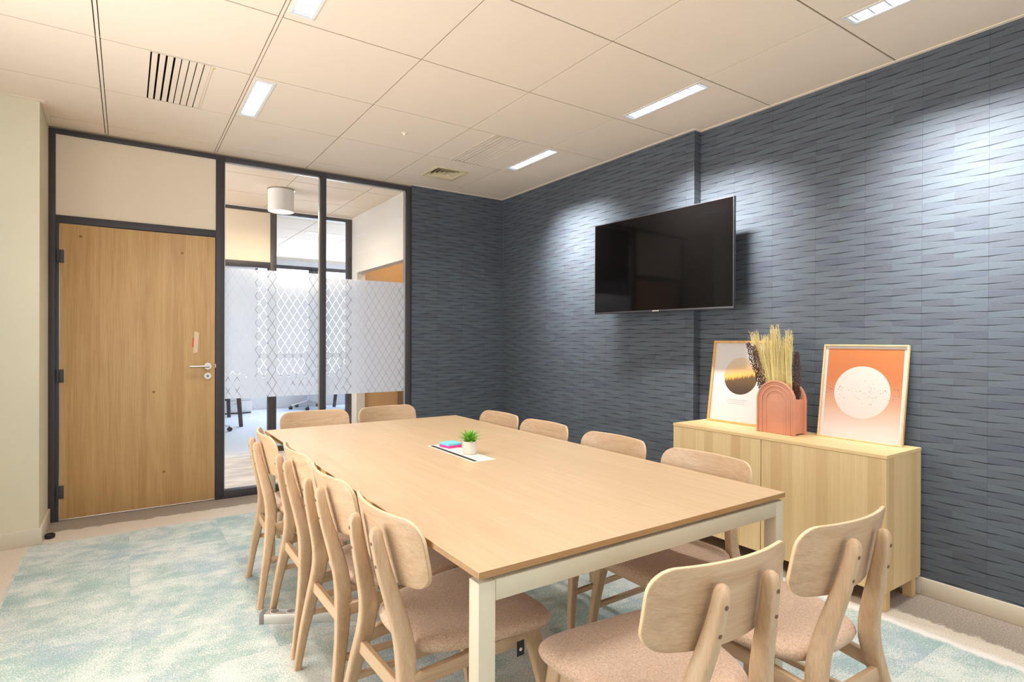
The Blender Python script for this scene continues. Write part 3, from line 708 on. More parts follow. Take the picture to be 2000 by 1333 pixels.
def grille(g, label, rev):
    x0, y0, x1, y1 = g; e = empty('slotted_air_grille', ((x0 + x1) / 2, (y0 + y1) / 2, HC))
    W, Ln = x1 - x0, y1 - y0; n = 8
    b = MB().box(-W / 2, -Ln / 2, 0.05, W / 2, Ln / 2, 0.055)
    for q in ((-W / 2, -Ln / 2, -W / 2 + 0.002, Ln / 2), (W / 2 - 0.002, -Ln / 2, W / 2, Ln / 2), (-W / 2, -Ln / 2, W / 2, -Ln / 2 + 0.002), (-W / 2, Ln / 2 - 0.002, W / 2, Ln / 2)): b.box(q[0], q[1], 0.0, q[2], q[3], 0.05)
    b.build('housing', MT['dark_void'], e)
    p = W / n
    for i in range(n):
        xx = -W / 2 + p * i
        dark = i < 4
        s_ = MB()
        g0 = 0.0085 if dark else 0.004
        s_.add([(xx + g0, -Ln / 2 + 0.003, 0.0), (xx + p - 0.001, -Ln / 2 + 0.003, 0.0), (xx + p - 0.001, Ln / 2 - 0.003, 0.0), (xx + g0, Ln / 2 - 0.003, 0.0),
                (xx + g0 + 0.004, -Ln / 2 + 0.003, 0.03), (xx + p - 0.002, -Ln / 2 + 0.003, 0.03), (xx + p - 0.002, Ln / 2 - 0.003, 0.03), (xx + g0 + 0.004, Ln / 2 - 0.003, 0.03)],
               [(0, 3, 2, 1), (4, 5, 6, 7), (0, 1, 5, 4), (1, 2, 6, 5), (2, 3, 7, 6), (3, 0, 4, 7)])
        s_.build('slat', MT['tile'], e)
    f = MB(); t = 0.008
    for q in ((-W / 2 - t, -Ln / 2, -W / 2 + 0.001, Ln / 2), (W / 2 - 0.001, -Ln / 2, W / 2 + t, Ln / 2)): f.box(q[0], q[1], -0.002, q[2], q[3], -0.0002)
    f.build('frame', MT['tile'], e)
    return tag(e, label, 'vent', 'slotted air grilles')
grille(G1, 'cream slotted ceiling grille at the upper left, near the door', False)
grille(G2, 'cream slotted ceiling grille near the back blue corner', True)
tag(MB().cyl((0.388, 3.41, HC - 0.0025), 0.006, 0.0022, n=16).build('ceiling_sticker', MT['yellow']), 'tiny round yellow sticker on the ceiling beside the left grille', 'sticker')
# square diffuser
av = empty('square_air_vent', (2.285, 4.4225, HC))
S = 0.155
fm = MB()
for k, (a, b_, z) in enumerate(((S, S - 0.026, -0.006),)):
    for q in ((-a, -a, a, -b_), (-a, b_, a, a), (-a, -b_, -b_, b_), (b_, -b_, a, b_)): fm.box(q[0], q[1], z, q[2], q[3], -0.0003)
fm.build('frame', MT['ac_cream'], av, bevel=0.001)
MB().box(-0.118, -0.135, 0.045, 0.118, 0.135, 0.05).build('backing', MT['dark_void'], av)
for a in (0.124, 0.092, 0.06):
    b_ = a - 0.016; v = []
    o_ = [(-a, -a), (a, -a), (a, a), (-a, a)]; i_ = [(-b_, -b_), (b_, -b_), (b_, b_), (-b_, b_)]
    m = MB()
    m.add([(*p, -0.002) for p in o_] + [(*p, 0.022) for p in i_] + [(p[0] * 0.985, p[1] * 0.985, -0.002) for p in o_] + [(p[0] * 0.985, p[1] * 0.985, 0.022) for p in i_],
          [(i, (i + 1) % 4, 4 + (i + 1) % 4, 4 + i) for i in range(4)] + [(8 + i, 12 + i, 12 + (i + 1) % 4, 8 + (i + 1) % 4) for i in range(4)]
          + [(i, 8 + i, 8 + (i + 1) % 4, (i + 1) % 4) for i in range(4)] + [(4 + i, 4 + (i + 1) % 4, 12 + (i + 1) % 4, 12 + i) for i in range(4)])
    m.build('louvre', MT['ac_cream'], av)
MB().box(-0.03, -0.03, 0.0, 0.03, 0.03, 0.004).build('centre_plate', MT['ac_cream'], av)
tag(av, 'square cream ceiling diffuser with stepped louvres, beside the back slotted grille', 'vent')
sd = empty('ceiling_sensor', (1.605, 3.716, HC))
MB().lathe((0, 0, 0), [(0.022, -0.0002), (0.022, -0.004), (0.012, -0.008), (0.010, -0.016), (0.0, -0.019)], 24).build('dome', MT['tile'], sd, smooth=True)
tag(sd, 'tiny white round sensor in the middle of a ceiling tile', 'sensor')

# ================================================================== CHAIRS
ZS = [0, .15, .28, .36, .42, .48, .56, .64, .735]
WX = [.211, .200, .174, .147, .131, .118, .102, .088, .076]
YF = [-.002, .020, .042, .054, .060, .055, .036, .015, -.004]
def interp(z, ys):
    for i in range(len(ZS) - 1):
        if z <= ZS[i + 1]:
            t = (z - ZS[i]) / (ZS[i + 1] - ZS[i]); return ys[i] + (ys[i + 1] - ys[i]) * t
    return ys[-1]
def smoothed(ys):
    return lambda z: (interp(max(z - .03, 0), ys) + 2 * interp(z, ys) + interp(min(z + .03, .735), ys)) / 4
fx, fy = smoothed(WX), smoothed(YF)
def make_chair():
    root = empty('dining_chair')
    # backrest: bent plywood
    HT, HBK, WB, CB = 0.792, 0.200, 0.2175, 0.044
    def place(s, t):   # s across [-WB..WB], t height from bottom 0..HBK
        z = HT - HBK + t
        y = CB * (s / WB) ** 2 + 0.040 * (1 - t / HBK) + 0.006
        return Vector((s, y, z))
    NA, NR = 96, 9
    # outline: rounded rectangle resampled evenly along its length, in units of the half sizes
    rp = rrect(2 * WB, HBK, 0.056, 8); seg = [math.dist(rp[i], rp[(i + 1) % len(rp)]) for i in range(len(rp))]; tot = sum(seg)
    outl = []; i0 = 0; acc = 0.0
    for k in range(NA):
        d = tot * k / NA
        while acc + seg[i0] < d: acc += seg[i0]; i0 += 1
        t = (d - acc) / seg[i0] if seg[i0] else 0; p, q = rp[i0], rp[(i0 + 1) % len(rp)]
        outl.append(((p[0] + (q[0] - p[0]) * t) / WB, (p[1] + (q[1] - p[1]) * t) / (HBK / 2)))
    vs = []; T = 0.0125
    for side_ in (0, 1):
        vs.append(place(0, HBK / 2) + Vector((0, T * side_, 0)))
        for k in range(1, NR + 1):
            q = k / NR
            for i in range(NA):
                ox, oy = outl[i]
                sx = ox * q * WB; ty = HBK / 2 + oy * q * HBK / 2
                ty += (0.016 if oy < 0 else 0.0) * -oy * q * (ox * q) ** 2
                p = place(sx, ty)
                vs.append(p + Vector((0, T * side_, 0)))
    per = 1 + NR * NA; fs = []
    for side_ in (0, 1):
        o = side_ * per
        for i in range(NA): fs.append((o, o + 1 + i, o + 1 + (i + 1) % NA))
        for k in range(NR - 1):
            for i in range(NA):
                a0 = o + 1 + k * NA + i; a1 = o + 1 + k * NA + (i + 1) % NA
                fs.append((a0, a0 + NA, a1 + NA, a1))
    mb = MB().add(vs, fs); mb.mi = [0] * len(fs)
    e0 = 1 + (NR - 1) * NA; ef = []
    for i in range(NA): ef.append((e0 + i, e0 + (i + 1) % NA, per + e0 + (i + 1) % NA, per + e0 + i))
    mb.f += ef; mb.mi += [1] * len(ef)
    mb.build('backrest', [MT['ashX'], MT['ash_edge']], root, bevel=0.0025, seg=2)
    # rear legs running up as back posts
    for s in (-1, 1):
        path, sz = [], []
        for i in range(29):
            z = 0.735 * i / 28
            d = interp(z, [.026, .034, .044, .052, .055, .052, .046, .040, .033]); wd = interp(z, [.024, .028, .032, .034, .035, .034, .033, .032, .031])
            path.append((s * fx(z), fy(z) - 0.004, z)); sz.append((wd, d))
        # pointed, rounded top
        x, y = s * fx(0.735), fy(0.735) - 0.004
        for dz, k in ((0.010, 0.86), (0.018, 0.6), (0.022, 0.2)):
            path.append((x - s * dz * 0.2, y + dz * 0.15, 0.735 + dz)); sz.append((0.031 * k, 0.033 * k))
        lg = MB().sweep(path, sz, 20, 4.0).build('back_leg', MT['ashZ'], root, smooth=True)
        for z in (0.715, 0.655):
            xx, yy = s * fx(z), fy(z) - 0.004 - interp(z, [.026, .034, .044, .052, .055, .052, .046, .040, .033]) / 2
            MB().cyl((xx + s * 0.002, yy - 0.0008, z), 0.0052, 0.002, 'Y', 16).build('screw_hole', MT['dark_hole'], lg)
        # front legs
        pf = [(s * .214, .500, 0), (s * .204, .488, .12), (s * .194, .470, .25), (s * .186, .446, .36), (s * .184, .438, .405)]
        sf = [(.024, .026), (.028, .032), (.032, .040), (.034, .050), (.034, .054)]
        MB().sweep(pf, sf, 16, 3.4).build('front_leg', MT['ashZ'], root, smooth=True)
        # side rail and thin side stretcher
        MB().sweep([(s * fx(.352), fy(.352), .352), (s * .158, .25, .368), (s * .182, .44, .385)], [(.022, .042), (.022, .040), (.022, .040)], 12, 6).build('side_rail', MT['ashY'], root, smooth=True)
        MB().sweep([(s * fx(.215), fy(.215), .215), (s * .196, .475, .205)], [(.018, .022)] * 2, 12, 4).build('stretcher', MT['ashY'], root, smooth=True)
    MB().sweep([(-fx(.325), fy(.325) - .004, .325), (fx(.325), fy(.325) - .004, .325)], [(.042, .020)] * 2, 12, 6, (0, 0, 1)).build('back_rail', MT['ashX'], root, smooth=True)
    MB().sweep([(-.184, .445, .375), (.184, .445, .375)], [(.040, .020)] * 2, 12, 6, (0, 0, 1)).build('front_rail', MT['ashX'], root, smooth=True)
    # upholstered seat
    key = [(-90, .0, .070), (-60, .09, .074), (-45, .145, .092), (-25, .190, .160), (0, .218, .29), (18, .234, .39), (32, .236, .455), (45, .205, .505), (60, .13, .524), (90, 0, .530)]
    def rim(a):
        d = math.degrees(a); sg = 1
        while d > 180: d -= 360
        while d < -180: d += 360
        if d > 90: d = 180 - d; sg = -1
        if d < -90: d = -180 - d; sg = -1
        for i in range(len(key) - 1):
            if d <= key[i + 1][0] + 1e-6:
                t = (d - key[i][0]) / (key[i + 1][0] - key[i][0]); return sg * (key[i][1] + (key[i + 1][1] - key[i][1]) * t), key[i][2] + (key[i + 1][2] - key[i][2]) * t
        return 0, .532
    NA = 96; raw = [rim(2 * math.pi * i / NA) for i in range(NA)]
    for _ in range(5): raw = [((raw[i - 1][0] + 2 * raw[i][0] + raw[(i + 1) % NA][0]) / 4, (raw[i - 1][1] + 2 * raw[i][1] + raw[(i + 1) % NA][1]) / 4) for i in range(NA)]
    cx, cy = 0, .31
    prof = [(0.0, .0), (.25, 0), (.5, .0), (.75, -.0005), (.88, -.003), (.955, -.009), (.99, -.018), (1.0, -.028), (.985, -.037), (.95, -.043), (.8, -.045), (.4, -.045), (0, -.045)]
    vs = []
    def top(x, y): return .452 + .010 * (x / .25) ** 2 - .012 * max(0, (y - .40) / .13) ** 2 - 0.006 * max(0, 1 - (x / .2) ** 2) * max(0, 1 - ((y - .28) / .2) ** 2)
    for q, dz in prof:
        if q == 0: vs.append((cx, cy, top(cx, cy) + dz)); continue
        for (rx, ry) in raw:
            x, y = cx + (rx - cx) * q, cy + (ry - cy) * q; vs.append((x, y, top(x, y) + dz))
    fs = [(0, 1 + i, 1 + (i + 1) % NA) for i in range(NA)]
    nr = len(prof) - 2
    for k in range(nr - 1):
        for i in range(NA):
            a0 = 1 + k * NA + i; a1 = 1 + k * NA + (i + 1) % NA; fs.append((a0, a0 + NA, a1 + NA, a1))
    last = len(vs) - 1
    fs += [(last, 1 + (nr - 1) * NA + (i + 1) % NA, 1 + (nr - 1) * NA + i) for i in range(NA)]
    MB().add(vs, fs).build('seat', MT['fabric'], root, smooth=True)
    return root
GL, GR, GE, GH = 'dining chairs along the left side of the table', 'dining chairs along the blue wall side of the table', 'dining chairs at the far end of the table', 'dining chairs at the near end of the table'
CH = [
    (0.533, 3.055, 93.0, 'pale wood dining chair on the door side of the table, farthest from the camera', GL),
    (0.557, 2.541, 90.3, 'pale wood dining chair on the door side, second from the far end', GL),
    (0.549, 2.035, 89.4, 'pale wood dining chair on the door side, second nearest to the camera', GL),
    (0.556, 1.536, 88.2, 'pale wood dining chair on the door side, nearest, black tag under its beige seat', GL),
    (1.090, 0.723, 5.0, 'pale wood dining chair at the near table end, left of the two', GH),
    (1.600, 0.709, 1.8, 'pale wood dining chair at the near table end, right, in front of the sideboard', GH),
    (1.008, 3.800, 180.0, 'pale wood dining chair at the far table end, left, before the glass post', GE),
    (1.490, 3.800, 173.0, 'pale wood dining chair at the far table end, right, turned slightly', GE),
    (2.012, 3.026, 270.0, 'pale wood dining chair on the blue wall side, farthest and smallest', GR),
    (2.008, 2.555, 270.0, 'pale wood dining chair on the blue wall side, second from the far end', GR),
    (2.012, 2.010, 270.0, 'pale wood dining chair on the blue wall side, third from the far end', GR),
    (2.014, 1.482, 270.0, 'pale wood dining chair on the blue wall side, nearest, in front of the sideboard door', GR)]
proto = make_chair()
chairs = []
for i, (x, y, a, lb, gp) in enumerate(CH):
    c = proto if i == 0 else copy_tree(proto)
    c.location = (x, y, 0); c.rotation_euler = (0, 0, -R(a)); tag(c, lb, 'chair', gp); chairs.append(c)
# black care tag on the nearest left chair
tg = MB().box(0.236, 0.345, 0.368, 0.2375, 0.370, 0.410).build('care_tag', MT['black_plastic'], chairs[3])
tg['label'] = 'black care tag'
bm_ = MB().cyl((0.2376, 0.3575, 0.386), 0.005, 0.0004, 'X', 16).cyl((0.2378, 0.3575, 0.386), 0.003, 0.0005, 'X', 16)
bm_.build('tag_emblem', MT['white_plastic'], tg)

# ================================================================== TABLE
TX0, TX1, TY0, TY1 = 0.648, 1.864, 1.085, 3.435
tb = tag(empty('meeting_table', ((TX0 + TX1) / 2, (TY0 + TY1) / 2, 0)), 'long light oak meeting table with a cream metal frame', 'table')
hw, hl = (TX1 - TX0) / 2, (TY1 - TY0) / 2
mb = MB()
# top with the cable opening left free
px0, px1, py0, py1 = 1.212 - (TX0 + TX1) / 2, 1.322 - (TX0 + TX1) / 2, 2.075 - (TY0 + TY1) / 2, 2.515 - (TY0 + TY1) / 2
mb.add([(-hw, -hl, .723), (hw, -hl, .723), (hw, hl, .723), (-hw, hl, .723), (-hw, -hl, .740), (hw, -hl, .740), (hw, hl, .740), (-hw, hl, .740),
        (px0, py0, .723), (px1, py0, .723), (px1, py1, .723), (px0, py1, .723), (px0, py0, .740), (px1, py0, .740), (px1, py1, .740), (px0, py1, .740)],
       [(4, 5, 13, 12), (5, 6, 14, 13), (6, 7, 15, 14), (7, 4, 12, 15), (0, 8, 9, 1), (1, 9, 10, 2), (2, 10, 11, 3), (3, 11, 8, 0), (8, 12, 13, 9), (9, 13, 14, 10), (10, 14, 15, 11), (11, 15, 12, 8)])
mb.cur = 1
mb.f += [(0, 1, 5, 4), (1, 2, 6, 5), (2, 3, 7, 6), (3, 0, 4, 7)]; mb.mi += [1] * 4
mb.build('tabletop', [MT['table_top'], MT['table_edge']], tb, bevel=0.001, seg=1)
LT = 0.045
for sx in (-1, 1):
    for sy in (-1, 1):
        xa, ya = sx * (hw - 0.003), sy * (hl - 0.004)
        lgx = sorted((xa, xa - sx * LT)); lgy = sorted((ya, ya - sy * LT))
        MB().box(lgx[0], lgy[0], 0.0, lgx[1], lgy[1], 0.712).build('leg', MT['cream_metal'], tb, bevel=0.003)
for sy in (-1, 1):
    ya = sy * (hl - 0.004); y_ = sorted((ya, ya - sy * 0.045))
    MB().box(-hw + 0.003 + LT, y_[0], 0.664, hw - 0.003 - LT, y_[1], 0.712).build('end_beam', MT['cream_metal'], tb, bevel=0.002)
for sx in (-1, 1):
    x_ = sorted((sx * (hw - 0.19), sx * (hw - 0.23)))
    MB().box(x_[0], -hl + 0.05, 0.672, x_[1], hl - 0.05, 0.712).build('long_rail', MT['cream_metal'], tb)
    for y_ in (-hl + 0.10, -0.4, 0.4, hl - 0.10):
        MB().box(x_[0], y_ - 0.02, 0.712, x_[1], y_ + 0.02, 0.7229).build('spacer', MT['cream_metal'], tb)
tray = MB().box(-0.12, -0.55, 0.60, 0.12, 0.55, 0.603).box(-0.12, -0.55, 0.603, -0.117, 0.55, 0.70).box(0.117, -0.55, 0.603, 0.12, 0.55, 0.70)
tray.box(-0.12, -0.55, 0.70, -0.09, 0.55, 0.7229).box(0.09, -0.55, 0.70, 0.12, 0.55, 0.7229)
tray.build('cable_tray', MT['cream_metal'], tb)
cf = MB().box(px0 + 0.027, py0 + 0.006, 0.733, px1 - 0.002, py1 - 0.006, 0.7412)
cf.box(px0, py0, 0.7301, px0 + 0.007, py1, 0.7412).box(px0 + 0.007, py0, 0.733, px1, py0 + 0.006, 0.7412).box(px0 + 0.007, py1 - 0.006, 0.733, px1, py1, 0.7412)
cf = cf.build('cable_flap', MT['white_plastic'], tb, bevel=0.0006, seg=1)
MB().box(px0 + 0.007, py0 + 0.006, 0.7301, px0 + 0.027, py1 - 0.006, 0.7406).build('cable_slot', MT['slot'], cf)

# items on the table
pot = empty('potted_succulent', (1.285, 2.235, 0.7414))
MB().lathe((0, 0, 0), [(0.0, 0.002), (0.027, 0.002), (0.0245, 0.0), (0.0285, 0.001), (0.0315, 0.010), (0.0325, 0.024), (0.0318, 0.042), (0.0290, 0.058), (0.0262, 0.058), (0.0262, 0.051), (0.0, 0.051)][2:], 40).build('pot', MT['pot'], pot, smooth=True)
MB().cyl((0, 0, 0.0505), 0.026, 0.003, n=24).build('soil', MT['soil'], pot)
rng = random.Random(3)
def leaf_mb(az, ln, elev0, wd, droop):
    m = MB(); vs = []; K = 8; p = Vector((0.004 * math.cos(az), 0.004 * math.sin(az), 0)); el = elev0
    pts = [p.copy()]
    for k in range(K):
        p = p + Vector((math.cos(az) * math.cos(el), math.sin(az) * math.cos(el), math.sin(el))) * ln / K; el -= droop / K * (1 + k * 0.25); pts.append(p.copy())
    sd = Vector((-math.sin(az), math.cos(az), 0))
    for k, q in enumerate(pts):
        t = k / K; ww = wd * (0.7 + 0.6 * t if t < .4 else 0.94 * (1 - (t - .4) / .6) ** 0.8 + 0.02)
        up = Vector((-math.cos(az) * math.sin(elev0), -math.sin(az) * math.sin(elev0), math.cos(elev0)))
        vs += [q - sd * ww / 2 + up * ww * 0.12, q - up * ww * 0.12, q + sd * ww / 2 + up * ww * 0.12, q + up * ww * 0.06]
    fs = [(k * 4 + i, k * 4 + (i + 1) % 4, k * 4 + 4 + (i + 1) % 4, k * 4 + 4 + i) for k in range(K) for i in range(4)] + [(3, 2, 1, 0), (K * 4, K * 4 + 1, K * 4 + 2, K * 4 + 3)]
    return m.add(vs, fs)
for i in range(30):
    az = i * 2.39996; t = i / 29
    m = leaf_mb(az, 0.056 + 0.018 * (1 - abs(t - .5)) + rng.uniform(-.004, .004), R(28 + 55 * (1 - t)), 0.0165, R(14 + 22 * t))
    m.build('leaf', MT['leaf'], pot, smooth=True, loc=(0, 0, 0.050))
tag(pot, 'small green succulent in a round off-white pot on the table', 'plant')
def pad(name, mat, z0, z1, rz, label):
    o = MB().box(-0.038, -0.038, 0, 0.038, 0.038, z1 - z0).build(name, mat, bevel=0.0006, seg=1); o.location = (1.292, 2.43, z0); o.rotation_euler.z = R(rz)
    tag(o, label, 'sticky notes', 'sticky note pads on the cable flap'); return o
pad('sticky_note_pad', MT['note_pink'], 0.7414, 0.7534, 10, 'pink sticky note pad under the blue one')
pad('sticky_note_pad', MT['note_blue'], 0.7536, 0.7626, 7, 'light blue sticky note pad stacked on the pink one')
top_sheet = None

# ================================================================== SIDEBOARD
SX0, SX1, SY0, SY1 = 2.888, 3.262, 1.198, 2.430
sb = tag(empty('sideboard', (SX0, SY0, 0)), 'oak effect two-door sideboard with short square legs by the blue wall', 'sideboard')
D_, W_ = SX1 - SX0, SY1 - SY0
MB().box(0.0, 0.0, 0.714, D_, W_, 0.731).build('top', MT['oak_top'], sb, bevel=0.001, seg=1)
MB().box(0.019, 0.001, 0.096, D_, W_ - 0.001, 0.7138).build('body', MT['oak_side'], sb, bevel=0.001, seg=1)
sm = 1.824 - SY0
for a, b_ in ((0.002, sm - 0.002), (sm + 0.002, W_ - 0.002)):
    MB().box(0.001, a, 0.094, 0.0175, b_, 0.7125).build('door', MT['oak_v'], sb, bevel=0.001, seg=1)
for x_ in (0.03, D_ - 0.07):
    for y_ in (0.012, W_ - 0.052):
        MB().box(x_, y_, 0, x_ + 0.042, y_ + 0.042, 0.096).build('leg', MT['oak_side'], sb, bevel=0.0015, seg=1)
ST = 0.7312

# framed prints (local: x across, y thickness (front at y=0 facing -y), z up)
def picture(name, y_near, y_far, height, frame_mat, fw, label, builder):
    Wd = y_far - y_near
    # front faces -X in the world: local -y -> world -x ; local x -> world -y
    xb, xt = 3.172, 3.250
    lean = math.atan2(xt - xb, height)
    e = empty(name)
    rot = Matrix.Rotation(R(-90), 4, 'Z') @ Matrix.Rotation(-lean, 4, 'X')
    e.matrix_world = Matrix.Translation((xb, (y_near + y_far) / 2, ST + 0.0006)) @ rot
    T = 0.020; H = height
    f = MB(); h2 = Wd / 2
    for q in ((-h2, 0, h2, fw), (-h2, H - fw, h2, H), (-h2, fw, -h2 + fw, H - fw), (h2 - fw, fw, h2, H - fw)): f.box(q[0], 0, q[1], q[2], T, q[3])
    f.build('frame', frame_mat, e, bevel=0.0015)
    MB().box(-h2 + fw, T - 0.006, fw, h2 - fw, T - 0.002, H - fw).build('backing_board', MT['panel'], e)
    builder(e, Wd, H, fw)
    tag(e, label, 'picture', 'framed prints on the sideboard')
    return e
def disc(mb, cx, cz, r, y0, y1, n=64):
    return mb.prism([(cx + r * math.cos(2 * math.pi * i / n), cz + r * math.sin(2 * math.pi * i / n)) for i in range(n)], y0, y1, 'Y')
def b_forest(e, Wd, H, fw):
    MB().box(-Wd / 2 + fw, 0.0125, fw, Wd / 2 - fw, 0.014, H - fw).build('print', MT['paper'], e)
    o = disc(MB(), 0, 0, 0.118, 0, 0.0006).build('round_motif', MT['art_forest'], e); o.location = (0.0, 0.0118, H * 0.575)
    t = MB(); r = random.Random(5)
    for row, (z, ln) in enumerate(((0.150, 0.13), (0.138, 0.12), (0.126, 0.115))):
        x = -0.075
        while x < -0.075 + ln:
            wl = r.uniform(0.004, 0.013); t.box(x, 0.0120, z, x + wl, 0.01245, z + 0.003); x += wl + 0.0025
    t.build('text_lines', MT['ink_grey'], e)
def b_orange(e, Wd, H, fw):
    MB().box(-Wd / 2 + fw, 0.0125, fw, Wd / 2 - fw, 0.014, H - fw).build('print', MT['paper'], e)
    m = 0.014
    MB().box(-Wd / 2 + fw + m, 0.0118, fw + 0.004, Wd / 2 - fw - m, 0.0124, H - fw - m).build('gradient_field', MT['art_orange'], e)
    disc(MB(), -0.002, H * 0.503, 0.139, 0.0112, 0.0117).build('round_motif', MT['moon'], e)
    bd = MB(); r = random.Random(11)
    P = [(x_, z_) for x_, z_ in [(-.2, .0), (-.18, .01), (-.165, -.006)]]
    for i in range(92):
        x_ = r.uniform(-0.19, 0.19); z_ = r.gauss(0.0, 0.018) + 0.008
        if i % 7 == 0: z_ -= r.uniform(0.02, 0.06)
        if i % 9 == 0 and x_ > -0.05: z_ += r.uniform(0.02, 0.05)
        s_ = r.uniform(0.0020, 0.0040); a = r.uniform(-0.7, 0.7); zc = H * 0.505 + z_
        ca, sa = math.cos(a) * s_, math.sin(a) * s_
        q = [(x_ - ca, zc - sa + s_ * .5), (x_, zc - s_ * .35), (x_ + ca, zc + sa + s_ * .5), (x_, zc + s_ * .35)]
        bd.prism(q, 0.0106, 0.0111, 'Y')
    bd.build('bird_flock', MT['ink'], e)
picture('framed_print', 1.968, 2.392, 0.530, MT['frame_wood_a'], 0.014, 'framed print of a round misty forest scene, leaning at the left of the sideboard', b_forest)
picture('framed_print', 1.248, 1.668, 0.512, MT['frame_wood_b'], 0.008, 'framed orange print with a pale disc and birds, leaning at the right of the sideboard', b_orange)

# arch vase
va = empty('arch_vase', (3.034, 1.7165, ST + 0.0004))
VW, VH, VD = 0.229, 0.300, 0.128
def arch(w, h, cx, n=28, z0=0.0):
    r = w / 2; pts = [(cx - r, z0), (cx + r, z0)]
    pts += [(cx + r * math.cos(math.pi * i / n), h - r + r * math.sin(math.pi * i / n)) for i in range(n + 1)]
    return pts
vb = MB(); c0 = VW / 2
vb.prism(arch(VW, VH, c0), 0.006, 0.020, 'X')
vb.prism(arch(VW, VH, c0), VD - 0.020, VD - 0.0, 'X')
# side walls and floor between the plates, open at the top
zt = VH - VW / 2 + 0.012
vb.box(0.019, 0.010, 0.012, VD - 0.019, 0.020, zt).box(0.019, VW - 0.020, 0.012, VD - 0.019, VW - 0.010, zt).box(0.019, 0.010, 0.006, VD - 0.019, VW - 0.010, 0.016)
vb.build('body', MT['terracotta'], va, bevel=0.003, seg=3)
def band(mb, wo, ho, wi, hi, x0, x1, n=28):
    """raised arch band"""
    ro, ri = wo / 2, wi / 2
    O = [(c0 - ro, 0.0)] + [(c0 - ro * math.cos(math.pi * i / n), ho - ro + ro * math.sin(math.pi * i / n)) for i in range(n + 1)] + [(c0 + ro, 0.0)]
    I = [(c0 - ri, 0.0)] + [(c0 - ri * math.cos(math.pi * i / n), hi - ri + ri * math.sin(math.pi * i / n)) for i in range(n + 1)] + [(c0 + ri, 0.0)]
    K = len(O); vs = [(x0, *p) for p in O] + [(x0, *p) for p in I] + [(x1, *p) for p in O] + [(x1, *p) for p in I]
    fs = []
    for i in range(K - 1):
        fs += [(i, i + 1, K + i + 1, K + i), (2 * K + i, 3 * K + i, 3 * K + i + 1, 2 * K + i + 1), (i, 2 * K + i, 2 * K + i + 1, i + 1), (K + i, K + i + 1, 3 * K + i + 1, 3 * K + i)]
    fs += [(0, K, 3 * K, 2 * K), (K - 1, 3 * K - 1, 4 * K - 1, 2 * K - 1)]
    return mb.add(vs, fs)
for (wo, ho, wi, hi, x0) in ((0.229, 0.300, 0.210, 0.2905, 0.000), (0.176, 0.2735, 0.160, 0.2655, 0.0015), (0.124, 0.2475, 0.110, 0.2405, 0.0025)):
    band(MB(), wo, ho, wi, hi, x0, 0.0065).build('raised_arch', MT['terracotta'], va, bevel=0.0028, seg=3)
tag(va, 'terracotta arch-shaped vase with raised rainbow ribs, holding dried grass', 'vase')

# dried stems standing in the vase
def frond(seed, base, tip, nstr, spread, label, bow=0.01):
    r = random.Random(seed); B = Vector(base); T = Vector(tip); m = MB()
    ax = (T - B); Ln = ax.length; ax.normalize(); s1 = ax.cross(Vector((1, 0, 0))).normalized(); s2 = ax.cross(s1)
    for i in range(nstr):
        a = r.uniform(0, 6.283); q = math.sqrt(r.random())
        l = Ln * r.uniform(0.45, 1.0) if i % 3 else Ln * r.uniform(0.75, 1.02)
        start = r.uniform(0.0, 0.25) * Ln
        pts = []; K = 6; wv = r.uniform(-0.004, 0.004); wv2 = r.uniform(-0.004, 0.004)
        for k in range(K + 1):
            t = start + (l - start) * k / K; tt = t / Ln
            rad = (0.006 + spread * tt ** 0.8) * q
            jx = wv * math.sin(tt * 9 + a); jy = wv2 * math.cos(tt * 8)
            if tt > .8: jx *= 2.2; jy *= 2.2
            pts.append(B + ax * t + s1 * (math.cos(a) * rad + jx) + s2 * (math.sin(a) * rad * 0.7 + jy) + s1 * bow * math.sin(tt * 3.1))
        w0 = 0.0016
        vs = []
        for k, p in enumerate(pts):
            wk = w0 * (1 - 0.6 * k / K)
            for c in range(3):
                an = a + c * 2.094; vs.append(p + (s1 * math.cos(an) + s2 * math.sin(an)) * wk)
        m.add(vs, [(k * 3 + c, k * 3 + (c + 1) % 3, k * 3 + 3 + (c + 1) % 3, k * 3 + 3 + c) for k in range(K) for c in range(3)] + [(2, 1, 0), (K * 3, K * 3 + 1, K * 3 + 2)])
    for i in range(150):      # frizzy seed heads near the tips
        a = r.uniform(0, 6.283); tt = r.uniform(0.72, 1.0); rad = (0.006 + spread * tt ** 0.8) * r.uniform(0.5, 1.0)
        p = B + ax * Ln * tt + s1 * (math.cos(a) * rad + bow * math.sin(tt * 3.1)) + s2 * math.sin(a) * rad * 0.7
        d = (ax * r.uniform(0.3, 1.0) + s1 * r.uniform(-1, 1) + s2 * r.uniform(-1, 1)).normalized(); l = r.uniform(0.008, 0.02); q = p + d * l * .5 + ax * l * .2; e_ = q + d * l * .4
        vs = []
        for c_, ww in ((p, .0007), (q, .0006), (e_, .0011)):
            vs += [c_ + s1 * ww, c_ + s2 * ww, c_ - (s1 + s2) * ww * .7]
        m.add(vs, [(k * 3 + c, k * 3 + (c + 1) % 3, k * 3 + 3 + (c + 1) % 3, k * 3 + 3 + c) for k in range(2) for c in range(3)] + [(2, 1, 0), (6, 7, 8)])
    o = m.build('dried_grass_plume', MT['grass'])
    return tag(o, label, 'dried grass', 'dried broom grass in the vase')
VX = 3.034 + VD / 2
frond(1, (VX, 1.850, ST + 0.02), (VX - 0.03, 1.985, 1.305), 260, 0.022, 'yellow dried grass plume leaning farthest left in the vase')
frond(2, (VX + 0.004, 1.845, ST + 0.02), (VX - 0.005, 1.925, 1.285), 260, 0.024, 'yellow dried grass plume, second from the left in the vase')
